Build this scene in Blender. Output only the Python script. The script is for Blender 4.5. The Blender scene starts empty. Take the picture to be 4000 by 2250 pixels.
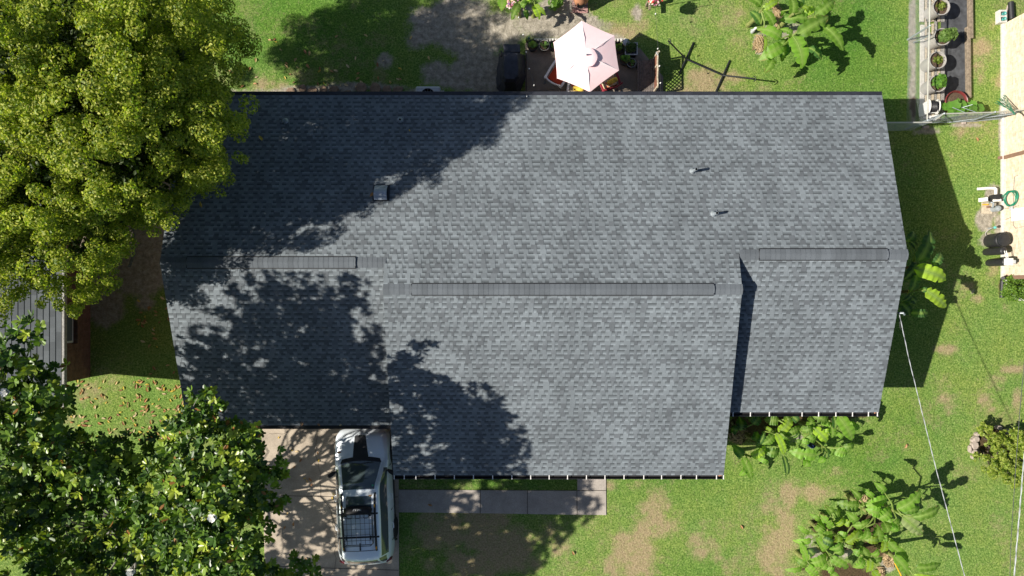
import bpy, math, random
import numpy as np
from mathutils import Vector, Matrix
from mathutils.bvhtree import BVHTree

R = math.radians
rng = np.random.default_rng(7)
random.seed(11)
scene = bpy.context.scene
COL = scene.collection

# ------------------------------------------------------------------ camera, sky, sun, exposure
CAM_H = 23.0
FPX = 2594.0
cam = bpy.data.cameras.new("Camera")
cam.sensor_width = 36.0
cam.lens = 36.0 * FPX / 4000.0
cam.clip_start = 0.1
cam.clip_end = 1000.0
camo = bpy.data.objects.new("Camera", cam)
camo.location = (0, 0, CAM_H)
camo.rotation_euler = (0, 0, 0)
COL.objects.link(camo)
scene.camera = camo

SUN_EL = R(40.4)
SUN_AZ = R(260.5)                      # clockwise from +Y
world = bpy.data.worlds.new("World")
scene.world = world
world.use_nodes = True
wn = world.node_tree.nodes
wl = world.node_tree.links
wn.clear()
sky = wn.new("ShaderNodeTexSky")
sky.sky_type = 'NISHITA'
sky.sun_disc = False
sky.sun_elevation = SUN_EL
sky.sun_rotation = SUN_AZ
bg = wn.new("ShaderNodeBackground")
bg.inputs[1].default_value = 0.05
wo = wn.new("ShaderNodeOutputWorld")
wl.new(sky.outputs[0], bg.inputs[0])
wl.new(bg.outputs[0], wo.inputs[0])

sun = bpy.data.lights.new("Sun", 'SUN')
sun.energy = 5.0
sun.angle = R(0.55)
sun.color = (1.0, 0.94, 0.84)
suno = bpy.data.objects.new("Sun", sun)
sdir = Vector((math.sin(SUN_AZ) * math.cos(SUN_EL), math.cos(SUN_AZ) * math.cos(SUN_EL), math.sin(SUN_EL)))
suno.rotation_euler = sdir.to_track_quat('Z', 'Y').to_euler()
suno.location = (-30, -5, 40)
COL.objects.link(suno)

vs = scene.view_settings
vs.view_transform = 'Standard'
vs.look = 'None'
vs.gamma = 1.0
vs.exposure = 0.75
vs.use_curve_mapping = False
scene.cycles.max_bounces = 6
scene.cycles.transparent_max_bounces = 8

def P(px, py, z=0.0):
    return Vector(((px - 2000.0) * (CAM_H - z) / FPX, (1125.0 - py) * (CAM_H - z) / FPX, z))
def crop(x0, y0, s):
    return lambda x, y: (x0 + x / s, y0 + y / s)

# ------------------------------------------------------------------ materials
class NT:
    def __init__(s, name):
        s.m = bpy.data.materials.new(name); s.m.use_nodes = True
        s.t = s.m.node_tree; s.t.nodes.clear()
        s.out = s.n("ShaderNodeOutputMaterial")
        s.b = s.n("ShaderNodeBsdfPrincipled")
        s.l(s.b.outputs[0], s.out.inputs[0])
    def n(s, t, **k):
        nd = s.t.nodes.new(t)
        for a, v in k.items(): setattr(nd, a, v)
        return nd
    def l(s, a, b): s.t.links.new(a, b)
    def coord(s): return s.n("ShaderNodeTexCoord").outputs['Object']
    def geo(s): return s.n("ShaderNodeNewGeometry").outputs['Position']
    def noise(s, vec, scale, detail=3, rough=0.6):
        nd = s.n("ShaderNodeTexNoise"); nd.inputs['Scale'].default_value = scale
        nd.inputs['Detail'].default_value = detail; nd.inputs['Roughness'].default_value = rough
        s.l(vec, nd.inputs['Vector']); return nd.outputs[0]
    def ramp(s, fac, stops):
        nd = s.n("ShaderNodeValToRGB"); e = nd.color_ramp.elements
        while len(e) < len(stops): e.new(0.5)
        for el, (p, c) in zip(e, stops):
            el.position = p; el.color = (c[0], c[1], c[2], 1) if not isinstance(c, (int, float)) else (c, c, c, 1)
        s.l(fac, nd.inputs[0]); return nd.outputs[0]
    def mix(s, fac, a, b, mode='MIX'):
        nd = s.n("ShaderNodeMix"); nd.data_type = 'RGBA'; nd.blend_type = mode
        for v, i in ((fac, 0), (a, 6), (b, 7)):
            if isinstance(v, bpy.types.NodeSocket): s.l(v, nd.inputs[i])
            elif isinstance(v, (int, float)): nd.inputs[i].default_value = v
            else: nd.inputs[i].default_value = (v[0], v[1], v[2], 1)
        return nd.outputs[2]
    def math(s, op, a, b=0.0):
        nd = s.n("ShaderNodeMath"); nd.operation = op
        for v, i in ((a, 0), (b, 1)):
            if isinstance(v, bpy.types.NodeSocket): s.l(v, nd.inputs[i])
            else: nd.inputs[i].default_value = v
        return nd.outputs[0]
    def attr(s, name, out='Color'):
        nd = s.n("ShaderNodeAttribute"); nd.attribute_name = name; return nd.outputs[out]
    def bump(s, h, strength=0.3, dist=0.02):
        nd = s.n("ShaderNodeBump"); nd.inputs['Strength'].default_value = strength
        nd.inputs['Distance'].default_value = dist
        s.l(h, nd.inputs['Height']); s.l(nd.outputs[0], s.b.inputs['Normal'])
    def set(s, **k):
        for a, v in k.items():
            s.b.inputs[a.replace('_', ' ')].default_value = v
        return s

def plain(name, col, rough=0.6, var=0.18, scale=8.0, metal=0.0, spec=0.4, bump=0.0, coat=0.0):
    """painted / plastic / wood-like surface with uneven wear"""
    t = NT(name)
    v = t.coord()
    f = t.noise(v, scale, 4)
    lo = [c * (1 - var) for c in col]; hi = [min(1, c * (1 + var)) for c in col]
    t.l(t.ramp(f, [(0.3, lo), (0.7, hi)]), t.b.inputs['Base Color'])
    t.b.inputs['Roughness'].default_value = rough
    t.b.inputs['Metallic'].default_value = metal
    t.b.inputs['Specular IOR Level'].default_value = spec
    t.b.inputs['Coat Weight'].default_value = coat
    if bump: t.bump(t.noise(v, scale * 6, 3), bump, 0.01)
    return t.m

def leaf_mat(name, rough=0.45, transl=0.35, spec=0.4, tcol=(0.35, 0.55, 0.05)):
    t = NT(name)
    c = t.attr("Col")
    t.l(c, t.b.inputs['Base Color'])
    t.b.inputs['Roughness'].default_value = rough
    t.b.inputs['Specular IOR Level'].default_value = spec
    tr = t.n("ShaderNodeBsdfTranslucent")
    t.l(t.mix(1.0, c, (2.2, 2.6, 1.0), 'MULTIPLY'), tr.inputs[0])
    mx = t.n("ShaderNodeMixShader"); mx.inputs[0].default_value = transl
    t.l(t.b.outputs[0], mx.inputs[1]); t.l(tr.outputs[0], mx.inputs[2])
    t.l(mx.outputs[0], t.out.inputs[0])
    return t.m

def attr_mat(name, rough=0.8, grain=60.0, amt=0.35, bump=0.3, spec=0.2):
    t = NT(name)
    v = t.geo()
    f = t.noise(v, grain, 3)
    g = t.ramp(f, [(0.25, 1 - amt), (0.75, 1 + amt)])
    f2 = t.noise(v, 0.9, 3)
    g2 = t.ramp(f2, [(0.3, 0.83), (0.7, 1.12)])
    mp = t.n('ShaderNodeMapping'); mp.inputs['Scale'].default_value = (2.6, 0.22, 0.22); t.l(v, mp.inputs['Vector'])
    g3 = t.ramp(t.noise(mp.outputs[0], 1.0, 4, 0.65), [(0.32, 0.90), (0.68, 1.07)])
    c = t.mix(1.0, t.attr("Col"), g, 'MULTIPLY')
    c = t.mix(1.0, t.mix(1.0, t.mix(1.0, c, g2, 'MULTIPLY'), g3, 'MULTIPLY'), (0.965, 1.012, 1.025), 'MULTIPLY')
    t.l(c, t.b.inputs['Base Color'])
    t.b.inputs['Roughness'].default_value = rough
    t.b.inputs['Specular IOR Level'].default_value = spec
    t.bump(f, bump, 0.004)
    return t.m

def brick_mat(name, c1, c2, mortar, axis='YZ', rough=0.85, bw=0.2, bh=0.068, var=0.4):
    t = NT(name)
    sx = t.n("ShaderNodeSeparateXYZ"); t.l(t.geo(), sx.inputs[0])
    cb = t.n("ShaderNodeCombineXYZ")
    a = {'X': 0, 'Y': 1, 'Z': 2}
    t.l(sx.outputs[a[axis[0]]], cb.inputs[0]); t.l(sx.outputs[a[axis[1]]], cb.inputs[1])
    br = t.n("ShaderNodeTexBrick")
    br.inputs['Scale'].default_value = 1.0
    br.inputs['Brick Width'].default_value = bw
    br.inputs['Row Height'].default_value = bh
    br.inputs['Mortar Size'].default_value = 0.006
    br.inputs['Color1'].default_value = (*c1, 1)
    br.inputs['Color2'].default_value = (*c2, 1)
    br.inputs['Mortar'].default_value = (*mortar, 1)
    t.l(cb.outputs[0], br.inputs['Vector'])
    n1 = t.ramp(t.noise(t.geo(), 7.0, 4), [(0.3, 1 - var), (0.7, 1 + var * 0.6)])
    t.l(t.mix(1.0, br.outputs[0], n1, 'MULTIPLY'), t.b.inputs['Base Color'])
    t.b.inputs['Roughness'].default_value = rough
    t.bump(br.outputs['Fac'], -0.4, 0.01)
    return t.m

M = {}
def mk(k, *a, **kw): M[k] = plain(k, *a, **kw)
mk('black_plastic', (0.02, 0.02, 0.022), 0.5)
mk('black_metal', (0.025, 0.027, 0.03), 0.4, metal=0.3)
mk('grill_cover', (0.030, 0.033, 0.045), 0.62, 0.35, 5, bump=0.3)
mk('white_plastic', (0.72, 0.71, 0.68), 0.45, 0.08)
mk('white_paint', (0.74, 0.75, 0.76), 0.5, 0.1)
mk('grey_paint', (0.42, 0.44, 0.46), 0.55, 0.12)
mk('grey_plastic', (0.36, 0.34, 0.32), 0.55, 0.15)
mk('galvanised', (0.36, 0.40, 0.43), 0.5, 0.15, metal=0.5)
mk('vent_blue', (0.27, 0.31, 0.37), 0.5, 0.12)
mk('dull_lead', (0.15, 0.17, 0.19), 0.6, 0.2, 12, metal=0.2)
mk('fence_rail', (0.52, 0.52, 0.46), 0.45, 0.1, metal=0.35)
mk('dark_trim', (0.022, 0.024, 0.032), 0.5, 0.3, 3)
mk('gutter_dark', (0.018, 0.017, 0.018), 0.45, 0.4, 6)
mk('red_plastic', (0.13, 0.022, 0.022), 0.4, 0.2)
mk('red_fabric', (0.46, 0.055, 0.02), 0.85, 0.15, 30)
mk('dark_red', (0.22, 0.018, 0.03), 0.5)
mk('terracotta', (0.40, 0.19, 0.10), 0.8, 0.25, 6, bump=0.2)
mk('pink_paver', (0.36, 0.21, 0.19), 0.85, 0.2, 12, bump=0.2)
mk('pale_stone', (0.36, 0.30, 0.26), 0.85, 0.25, 9, bump=0.4)
mk('brown_stone', (0.22, 0.15, 0.10), 0.88, 0.35, 7, bump=0.5)
mk('white_stone', (0.50, 0.48, 0.44), 0.85, 0.2, 12, bump=0.3)
mk('soil', (0.085, 0.055, 0.036), 0.95, 0.5, 30, bump=0.8)
mk('timber', (0.20, 0.16, 0.115), 0.85, 0.4, 14, bump=0.4)
mk('dark_timber', (0.13, 0.11, 0.10), 0.85, 0.45, 14, bump=0.4)
mk('pale_timber', (0.42, 0.36, 0.27), 0.8, 0.3, 14, bump=0.3)
mk('red_timber', (0.22, 0.095, 0.06), 0.8, 0.3, 14, bump=0.3)
mk('weathered', (0.27, 0.26, 0.24), 0.85, 0.35, 16, bump=0.4)
mk('weed_cloth', (0.055, 0.058, 0.064), 0.8, 0.45, 5, bump=0.4)
mk('bark', (0.10, 0.08, 0.06), 0.9, 0.4, 12, bump=0.7)
mk('pale_bark', (0.24, 0.23, 0.20), 0.85, 0.3, 14, bump=0.4)
mk('banana_stem', (0.20, 0.22, 0.07), 0.6, 0.4, 9)
mk('petiole', (0.28, 0.36, 0.08), 0.5, 0.2)
mk('dry_leaf', (0.34, 0.24, 0.13), 0.85, 0.45, 15)
mk('green_hose', (0.02, 0.22, 0.13), 0.4, 0.15)
mk('teal_plastic', (0.10, 0.42, 0.38), 0.45, 0.1)
mk('brown_trim', (0.20, 0.12, 0.085), 0.6, 0.15)
mk('cable', (0.30, 0.31, 0.33), 0.45, 0.3, 3, metal=0.4)
mk('dark_cable', (0.06, 0.06, 0.065), 0.5)
mk('yellow_paint', (0.75, 0.42, 0.02), 0.5)
mk('bulb_glass', (0.75, 0.75, 0.72), 0.15, 0.05, spec=0.8)
mk('flower_white', (0.86, 0.85, 0.80), 0.6, 0.05)
mk('flower_pink', (0.75, 0.30, 0.55), 0.6, 0.35, 40)
mk('tyre', (0.015, 0.015, 0.016), 0.8, 0.2, 20)
mk('rim', (0.30, 0.31, 0.33), 0.35, 0.1, metal=0.8)
mk('headlamp', (0.60, 0.62, 0.65), 0.08, 0.05, spec=0.8)
mk('tail_lamp', (0.16, 0.012, 0.012), 0.15, 0.1, spec=0.8)
mk('sticker_green', (0.06, 0.42, 0.22), 0.5, 0.05)
mk('letter_white', (0.85, 0.86, 0.87), 0.4, 0.03)
mk('amber', (0.75, 0.35, 0.02), 0.35, 0.05)
mk('decal_black', (0.022, 0.022, 0.024), 0.42, 0.15)
mk('blue_glaze', (0.02, 0.03, 0.12), 0.25)
mk('interior_dark', (0.03, 0.027, 0.024), 0.8)

t = NT('car_paint'); t.set(Base_Color=(0.66, 0.69, 0.73, 1), Metallic=0.15, Roughness=0.32)
t.b.inputs['Coat Weight'].default_value = 0.6; t.b.inputs['Coat Roughness'].default_value = 0.08
t.l(t.ramp(t.noise(t.coord(), 5, 3), [(0.3, (0.78, 0.85, 0.92)), (0.7, (0.84, 0.90, 0.95))]), t.b.inputs['Base Color'])
M['car_paint'] = t.m
t = NT('car_glass'); t.set(Base_Color=(0.065, 0.090, 0.098, 1), Roughness=0.05)
t.b.inputs['Specular IOR Level'].default_value = 0.75; t.b.inputs['Coat Weight'].default_value = 0.6
M['car_glass'] = t.m
t = NT('window_glass'); t.set(Base_Color=(0.10, 0.12, 0.14, 1), Roughness=0.06); M['window_glass'] = t.m

M['shingle'] = attr_mat('shingle', 0.9, 90.0, 0.22, 0.35, 0.15)
M['shingle_grey'] = attr_mat('shingle_grey', 0.9, 60.0, 0.2, 0.3, 0.15)
M['leaf_small'] = leaf_mat('leaf_small', 0.5, 0.32, 0.25)
M['leaf_gloss'] = leaf_mat('leaf_gloss', 0.38, 0.14, 0.4)
M['leaf_banana'] = leaf_mat('leaf_banana', 0.5, 0.42, 0.35)
M['leaf_herb'] = leaf_mat('leaf_herb', 0.5, 0.40)
M['leaf_dead'] = leaf_mat('leaf_dead', 0.6, 0.15, 0.3)
M['brick_cream'] = brick_mat('brick_cream', (0.66, 0.55, 0.42), (0.55, 0.42, 0.29), (0.60, 0.54, 0.46), 'YZ', var=0.25)
M['brick_brown'] = brick_mat('brick_brown', (0.15, 0.075, 0.05), (0.10, 0.05, 0.035), (0.13, 0.10, 0.085), 'YZ')
M['brick_house'] = brick_mat('brick_house', (0.24, 0.12, 0.08), (0.18, 0.09, 0.06), (0.22, 0.19, 0.17), 'YZ')

def concrete(name, c, stain=(0.5, 1.15), s1=1.3, speck=55):
    t = NT(name); v = t.geo()
    a = t.ramp(t.noise(v, s1, 6, 0.65), [(0.25, stain[0]), (0.75, stain[1])])
    g = t.ramp(t.noise(v, speck, 3), [(0.25, 0.72), (0.75, 1.25)])
    w = t.mix(1.0, t.mix(1.0, c, a, 'MULTIPLY'), g, 'MULTIPLY')
    t.l(w, t.b.inputs['Base Color']); t.b.inputs['Roughness'].default_value = 0.9
    t.b.inputs['Specular IOR Level'].default_value = 0.2
    t.bump(t.noise(v, speck, 3), 0.35, 0.006)
    return t.m
M['driveway'] = concrete('driveway', (0.43, 0.365, 0.29), (0.6, 1.2))
M['footpath'] = concrete('footpath', (0.39, 0.35, 0.31), (0.65, 1.15))
M['patio'] = concrete('patio', (0.29, 0.24, 0.19), (0.6, 1.25))
M['joint'] = plain('joint', (0.06, 0.05, 0.04), 0.95, 0.4, 20)

# canvas of the parasol
t = NT('canvas')
t.l(t.ramp(t.noise(t.coord(), 6, 3), [(0.3, (0.97, 0.70, 0.72)), (0.7, (0.98, 0.75, 0.77))]), t.b.inputs['Base Color'])
t.b.inputs['Roughness'].default_value = 0.85
tr = t.n("ShaderNodeBsdfTranslucent"); tr.inputs[0].default_value = (0.92, 0.62, 0.60, 1)
mx = t.n("ShaderNodeMixShader"); mx.inputs[0].default_value = 0.12
t.l(t.b.outputs[0], mx.inputs[1]); t.l(tr.outputs[0], mx.inputs[2]); t.l(mx.outputs[0], t.out.inputs[0])
M['canvas'] = t.m

# flowered upholstery
t = NT('flower_print'); v = t.coord()
vo = t.n("ShaderNodeTexVoronoi"); vo.inputs['Scale'].default_value = 11; t.l(v, vo.inputs['Vector'])
sp = t.n("ShaderNodeSeparateColor"); t.l(vo.outputs['Color'], sp.inputs[0])
cr = t.ramp(sp.outputs[0], [(0.0, (0.45, 0.03, 0.02)), (0.35, (0.60, 0.50, 0.22)), (0.55, (0.20, 0.24, 0.06)), (0.75, (0.62, 0.10, 0.03))])
cr2 = t.mix(t.ramp(vo.outputs['Distance'], [(0.2, 0.0), (0.55, 1.0)]), cr, (0.55, 0.45, 0.30))
t.l(cr2, t.b.inputs['Base Color']); t.b.inputs['Roughness'].default_value = 0.9
M['flower_print'] = t.m
M['yellow_print'] = plain('yellow_print', (0.70, 0.50, 0.07), 0.85, 0.4, 14)

# chain link: real see-through wire pattern done as geometry (see fence builder)

# ------------------------------------------------------------------ scene helpers
def thing(name, label, cat, loc=(0, 0, 0), rot=(0, 0, 0), group=None):
    o = bpy.data.objects.new(name, None)
    o.empty_display_size = 0.2
    o.location = loc; o.rotation_euler = rot if not isinstance(rot, (int, float)) else (0, 0, rot)
    COL.objects.link(o)
    o["label"] = label; o["category"] = cat
    if group: o["group"] = group
    return o
def tag(o, label, cat, group=None, kind=None):
    o["label"] = label; o["category"] = cat
    if group: o["group"] = group
    if kind: o["kind"] = kind
    return o
def struct(o):
    o["kind"] = "structure"; return o

class MB:
    def __init__(s): s.v = []; s.f = []; s.c = []
    def add(s, vs_, fs, col=None):
        n = len(s.v); s.v.extend([tuple(p) for p in vs_])
        s.f.extend([tuple(i + n for i in f) for f in fs])
        s.c.extend([col or (0.5, 0.5, 0.5)] * len(vs_))
        return s
    def box(s, c, d, rz=0.0, col=None, rx=0.0, ry=0.0, taper=1.0):
        hx, hy, hz = d[0] / 2, d[1] / 2, d[2] / 2
        pts = [Vector((x * (taper if z > 0 else 1), y * (taper if z > 0 else 1), z)) for z in (-hz, hz) for x, y in ((-hx, -hy), (hx, -hy), (hx, hy), (-hx, hy))]
        m = Matrix.Translation(Vector(c)) @ Matrix.Rotation(rz, 4, 'Z') @ Matrix.Rotation(ry, 4, 'Y') @ Matrix.Rotation(rx, 4, 'X')
        return s.add([m @ p for p in pts], [(3, 2, 1, 0), (4, 5, 6, 7), (0, 1, 5, 4), (1, 2, 6, 5), (2, 3, 7, 6), (3, 0, 4, 7)], col)
    def tube(s, pts, r, n=8, cap=True, col=None):
        pts = [Vector(p) for p in pts]
        rs = r if isinstance(r, (list, tuple)) else [r] * len(pts)
        rings = []
        up = Vector((0, 0, 1))
        for i, p in enumerate(pts):
            a = pts[max(i - 1, 0)]; b = pts[min(i + 1, len(pts) - 1)]
            d = (b - a).normalized() if (b - a).length > 1e-9 else Vector((0, 0, 1))
            x = d.cross(up)
            if x.length < 0.05: x = d.cross(Vector((1, 0, 0)))
            x.normalize(); y = x.cross(d).normalized()
            rings.append([p + (x * math.cos(2 * math.pi * k / n) + y * math.sin(2 * math.pi * k / n)) * rs[i] for k in range(n)])
        vs_ = [q for rg in rings for q in rg]; fs = []
        for i in range(len(pts) - 1):
            for k in range(n):
                fs.append((i * n + k, i * n + (k + 1) % n, (i + 1) * n + (k + 1) % n, (i + 1) * n + k))
        if cap:
            fs.append(tuple(range(n - 1, -1, -1))); fs.append(tuple((len(pts) - 1) * n + k for k in range(n)))
        return s.add(vs_, fs, col)
    def lathe(s, prof, c=(0, 0, 0), n=24, col=None, closed=False):
        vs_ = []; fs = []
        for (r, z) in prof:
            for k in range(n):
                a = 2 * math.pi * k / n
                vs_.append((c[0] + r * math.cos(a), c[1] + r * math.sin(a), c[2] + z))
        m = len(prof)
        for i in range(m - 1):
            for k in range(n):
                fs.append((i * n + k, i * n + (k + 1) % n, (i + 1) * n + (k + 1) % n, (i + 1) * n + k))
        if not closed:
            if prof[0][0] > 1e-4: fs.append(tuple(range(n - 1, -1, -1)))
            if prof[-1][0] > 1e-4: fs.append(tuple((m - 1) * n + k for k in range(n)))
        return s.add(vs_, fs, col)
    def prism(s, poly, z0, z1, col=None):
        n = len(poly)
        vs_ = [(p[0], p[1], z0) for p in poly] + [(p[0], p[1], z1) for p in poly]
        fs = [tuple(range(n - 1, -1, -1)), tuple(range(n, 2 * n))]
        fs += [(i, (i + 1) % n, n + (i + 1) % n, n + i) for i in range(n)]
        return s.add(vs_, fs, col)
    def build(s, name, mat, parent=None, smooth=False, bevel=0.0, angle=35, loc=None, segs=2):
        me = bpy.data.meshes.new(name)
        me.from_pydata(s.v, [], s.f)
        at = me.color_attributes.new("Col", 'FLOAT_COLOR', 'POINT')
        arr = np.ones((len(s.v), 4), dtype=np.float32)
        if s.v: arr[:, :3] = np.array(s.c, dtype=np.float32)
        at.data.foreach_set("color", arr.ravel())
        return finish(name, me, mat, parent, smooth, bevel, angle, loc, segs)

def finish(name, me, mat, parent=None, smooth=False, bevel=0.0, angle=35, loc=None, segs=2):
    me.update()
    me.materials.append(M[mat] if isinstance(mat, str) else mat)
    if smooth:
        me.polygons.foreach_set("use_smooth", [True] * len(me.polygons))
        try: me.set_sharp_from_angle(angle=R(angle))
        except Exception: pass
    o = bpy.data.objects.new(name, me)
    COL.objects.link(o)
    if parent: o.parent = parent
    if loc is not None: o.location = loc
    if bevel:
        b = o.modifiers.new("Bevel", 'BEVEL'); b.width = bevel; b.segments = segs; b.limit_method = 'ANGLE'
    return o

def np_mesh(name, verts, quads, cols, mat, parent=None, smooth=False, loc=None):
    me = bpy.data.meshes.new(name)
    nv = len(verts); nf = len(quads); k = quads.shape[1]
    me.vertices.add(nv); me.vertices.foreach_set("co", np.ascontiguousarray(verts, dtype=np.float32).ravel())
    me.loops.add(nf * k); me.loops.foreach_set("vertex_index", np.ascontiguousarray(quads, dtype=np.int32).ravel())
    me.polygons.add(nf)
    me.polygons.foreach_set("loop_start", np.arange(0, nf * k, k, dtype=np.int32))
    me.polygons.foreach_set("loop_total", np.full(nf, k, dtype=np.int32))
    at = me.color_attributes.new("Col", 'FLOAT_COLOR', 'POINT')
    arr = np.ones((nv, 4), dtype=np.float32); arr[:, :3] = cols
    at.data.foreach_set("color", arr.ravel())
    me.update(calc_edges=True); me.validate()
    return finish(name, me, mat, parent, smooth, loc=loc)

def dup(o, parent=None):
    c = o.copy(); COL.objects.link(c)
    if parent is not None: c.parent = parent
    for ch in list(o.children): dup(ch, c)
    return c

_lat = {}
def vnoise(x, y, scale, seed):
    """smooth value noise in numpy, 0..1"""
    g = _lat.setdefault(seed, np.random.default_rng(seed).random((256, 256)))
    x = np.asarray(x) * scale; y = np.asarray(y) * scale
    xi = np.floor(x).astype(int); yi = np.floor(y).astype(int)
    fx = x - xi; fy = y - yi
    fx = fx * fx * (3 - 2 * fx); fy = fy * fy * (3 - 2 * fy)
    a = g[xi % 256, yi % 256]; b = g[(xi + 1) % 256, yi % 256]
    c = g[xi % 256, (yi + 1) % 256]; d = g[(xi + 1) % 256, (yi + 1) % 256]
    return (a * (1 - fx) + b * fx) * (1 - fy) + (c * (1 - fx) + d * fx) * fy
def fbm(x, y, scale, seed, o=4):
    v = 0; a = 0.5; s = 0
    for i in range(o):
        v = v + a * vnoise(x, y, scale * 2 ** i, seed + i); s += a; a *= 0.55
    return v / s

def rebase(root, loc):
    loc = Vector(loc)
    root.location = loc
    for ch in root.children: ch.location = ch.location - loc

# ------------------------------------------------------------------ ground sheet
def axis(lo, hi, step, far):
    return np.concatenate([-np.array(far[::-1]), np.arange(lo, hi + 1e-6, step), np.array(far)])
gx = axis(-20.4, 20.4, 0.12, [30, 60, 160]); gy = axis(-12, 12, 0.12, [30, 60, 160])
GX, GY = np.meshgrid(gx, gy, indexing='ij')
S = CAM_H / FPX
def blobs(lst, grow=1.0):
    m = np.zeros_like(GX)
    for (px, py, rx, ry, k) in lst:
        rx *= grow; ry *= grow
        x = (px - 2000) * S; y = (1125 - py) * S
        d = ((GX - x) / (rx * S)) ** 2 + ((GY - y) / (ry * S)) ** 2
        m = np.maximum(m, k * np.exp(-d * 0.8))
    return m
def sstep(a, b, x):
    t_ = np.clip((x - a) / (b - a), 0, 1); return t_ * t_ * (3 - 2 * t_)
n1 = fbm(GX, GY, 1.1, 21, 5); n2 = fbm(GX, GY, 3.2, 41, 4)
nn = (n1 - 0.5) * 0.9 + (n2 - 0.5) * 0.7
dry_b = blobs([(2560, 2040, 75, 75, .85), (2480, 2160, 90, 90, .95), (2400, 2000, 30, 30, .55), (2560, 1960, 35, 60, .75), (2480, 1890, 30, 25, .6),
               (3190, 1930, 70, 35, .85), (3070, 1935, 60, 45, .95), (3040, 2050, 55, 75, 1), (3030, 2160, 60, 55, .95), (3040, 2230, 60, 40, .8),
               (3250, 1850, 60, 25, .55), (2730, 2130, 60, 50, .65), (2830, 2180, 60, 60, .55), (2960, 2140, 40, 40, .5), (2750, 2050, 50, 30, .45),
               (1730, 2080, 80, 70, 1.0), (1900, 2080, 90, 80, 1.1), (1980, 2150, 120, 60, 1.0), (1850, 2190, 130, 45, 1.0), (2150, 2130, 60, 40, .75), (2170, 2080, 40, 40, .65),
               (2380, 1900, 40, 20, .6), (2330, 1960, 40, 20, .5), (3420, 1760, 70, 30, .4),
               (3700, 1365, 34, 14, .85), (3690, 1560, 30, 22, .8), (3730, 1595, 26, 26, .9), (3850, 1560, 30, 20, .75), (3900, 1500, 34, 24, .85), (3960, 1440, 36, 14, .9), (3970, 1560, 14, 40, .8), (3870, 1600, 20, 14, .6),
               (3830, 195, 34, 60, .95), (3820, 270, 26, 40, .95), (3870, 130, 30, 60, .5), (3900, 300, 24, 40, .7), (3780, 480, 40, 60, .7), (3860, 500, 40, 50, .6), (3730, 640, 20, 20, .5), (3650, 700, 30, 20, .45), (3720, 610, 20, 30, .5),
               (3790, 1115, 34, 18, .8), (3810, 1160, 24, 16, .8), (3880, 1060, 20, 40, .6), (3930, 1200, 16, 16, .6), (3900, 1960, 26, 16, .6),
               (2740, 310, 60, 36, .9), (2860, 300, 50, 20, .75), (2680, 350, 50, 20, .9), (2780, 350, 60, 14, .75), (2430, 120, 60, 40, .7), (2500, 70, 40, 40, .6), (2820, 80, 110, 90, .5), (2900, 150, 100, 60, .45), (3000, 340, 120, 24, .5),
               (1180, 300, 90, 40, .5), (1050, 340, 60, 30, .7), (1300, 160, 80, 50, .5),
               (2330, 2190, 120, 60, .4), (2650, 1900, 100, 60, .35), (2900, 2000, 80, 120, .35), (2420, 1830, 90, 40, .45),                (350, 1540, 60, 40, .6), (430, 1500, 60, 30, .55), (220, 1640, 60, 40, .6), (1500, 300, 60, 40, .5)], 1.6)
lush = blobs([(3300, 160, 240, 260, 1), (3500, 330, 120, 120, .8), (2620, 1830, 260, 110, .55), (2350, 1790, 200, 60, .5), (3380, 1790, 160, 110, .7), (3250, 1790, 200, 60, .6), (3560, 1650, 120, 100, .5), (1200, 80, 400, 200, 1), (1350, 300, 300, 80, .7), (1650, 2180, 260, 200, .7), (1900, 1880, 380, 30, .9), (600, 1600, 200, 120, .25), (3560, 1000, 120, 400, .6), (2900, 300, 200, 60, .2), (2700, 2230, 200, 60, .4)])
dirt_b = blobs([(1790, 90, 120, 110, 1.1), (1880, 230, 90, 120, 1.1), (1680, 90, 90, 80, .75), (1640, 150, 60, 60, .7), (1780, 300, 110, 60, .95), (1960, 120, 80, 70, 1.0), (1950, 300, 60, 80, 1.1), (1700, 270, 60, 60, .65), (1500, 240, 60, 40, .5),
                (2110, 90, 110, 45, 1.15), (2240, 80, 80, 40, 1.15), (2200, 130, 140, 30, 1.1), (2330, 100, 60, 40, .9), (2200, 30, 100, 40, 1.0), (2490, 50, 20, 40, .95), (2050, 60, 60, 40, .9), (2400, 150, 40, 20, .9),
                (2990, 120, 10, 20, .9), (2960, 165, 16, 34, 1.15), (2970, 205, 20, 10, .9), (3030, 70, 18, 40, .9), (3100, 130, 60, 60, .7),
                (3180, 2170, 34, 30, .95), (3300, 2150, 40, 30, .8), (3470, 2200, 30, 40, .8), (3160, 2110, 20, 20, .8),
                (3120, 1710, 30, 20, .7),
                (3845, 860, 30, 40, 1.2), (3880, 790, 30, 60, 1.2), (3860, 940, 34, 30, 1.0), (3900, 900, 16, 80, 1.1), (3918, 300, 8, 160, .9), (3910, 520, 12, 100, 1.0), (3800, 1140, 12, 12, .7), (3860, 600, 10, 20, .5),
                (560, 880, 120, 60, 1.2), (590, 980, 70, 100, 1.2), (560, 1080, 110, 80, 1.1), (640, 800, 60, 100, 1.2), (500, 1000, 120, 120, 1.1), (560, 1180, 60, 40, .7), (420, 1200, 80, 80, .95), (300, 900, 200, 300, .9),
                (1200, 352, 170, 14, 1.1), (1400, 340, 180, 16, .95), (980, 365, 120, 14, 1.0), (1700, 365, 200, 12, 1.0),
                (3565, 120, 10, 200, 1.15), (3565, 330, 10, 160, 1.15), (3640, 510, 70, 8, .9), (3760, 490, 60, 8, .9)])
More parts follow.
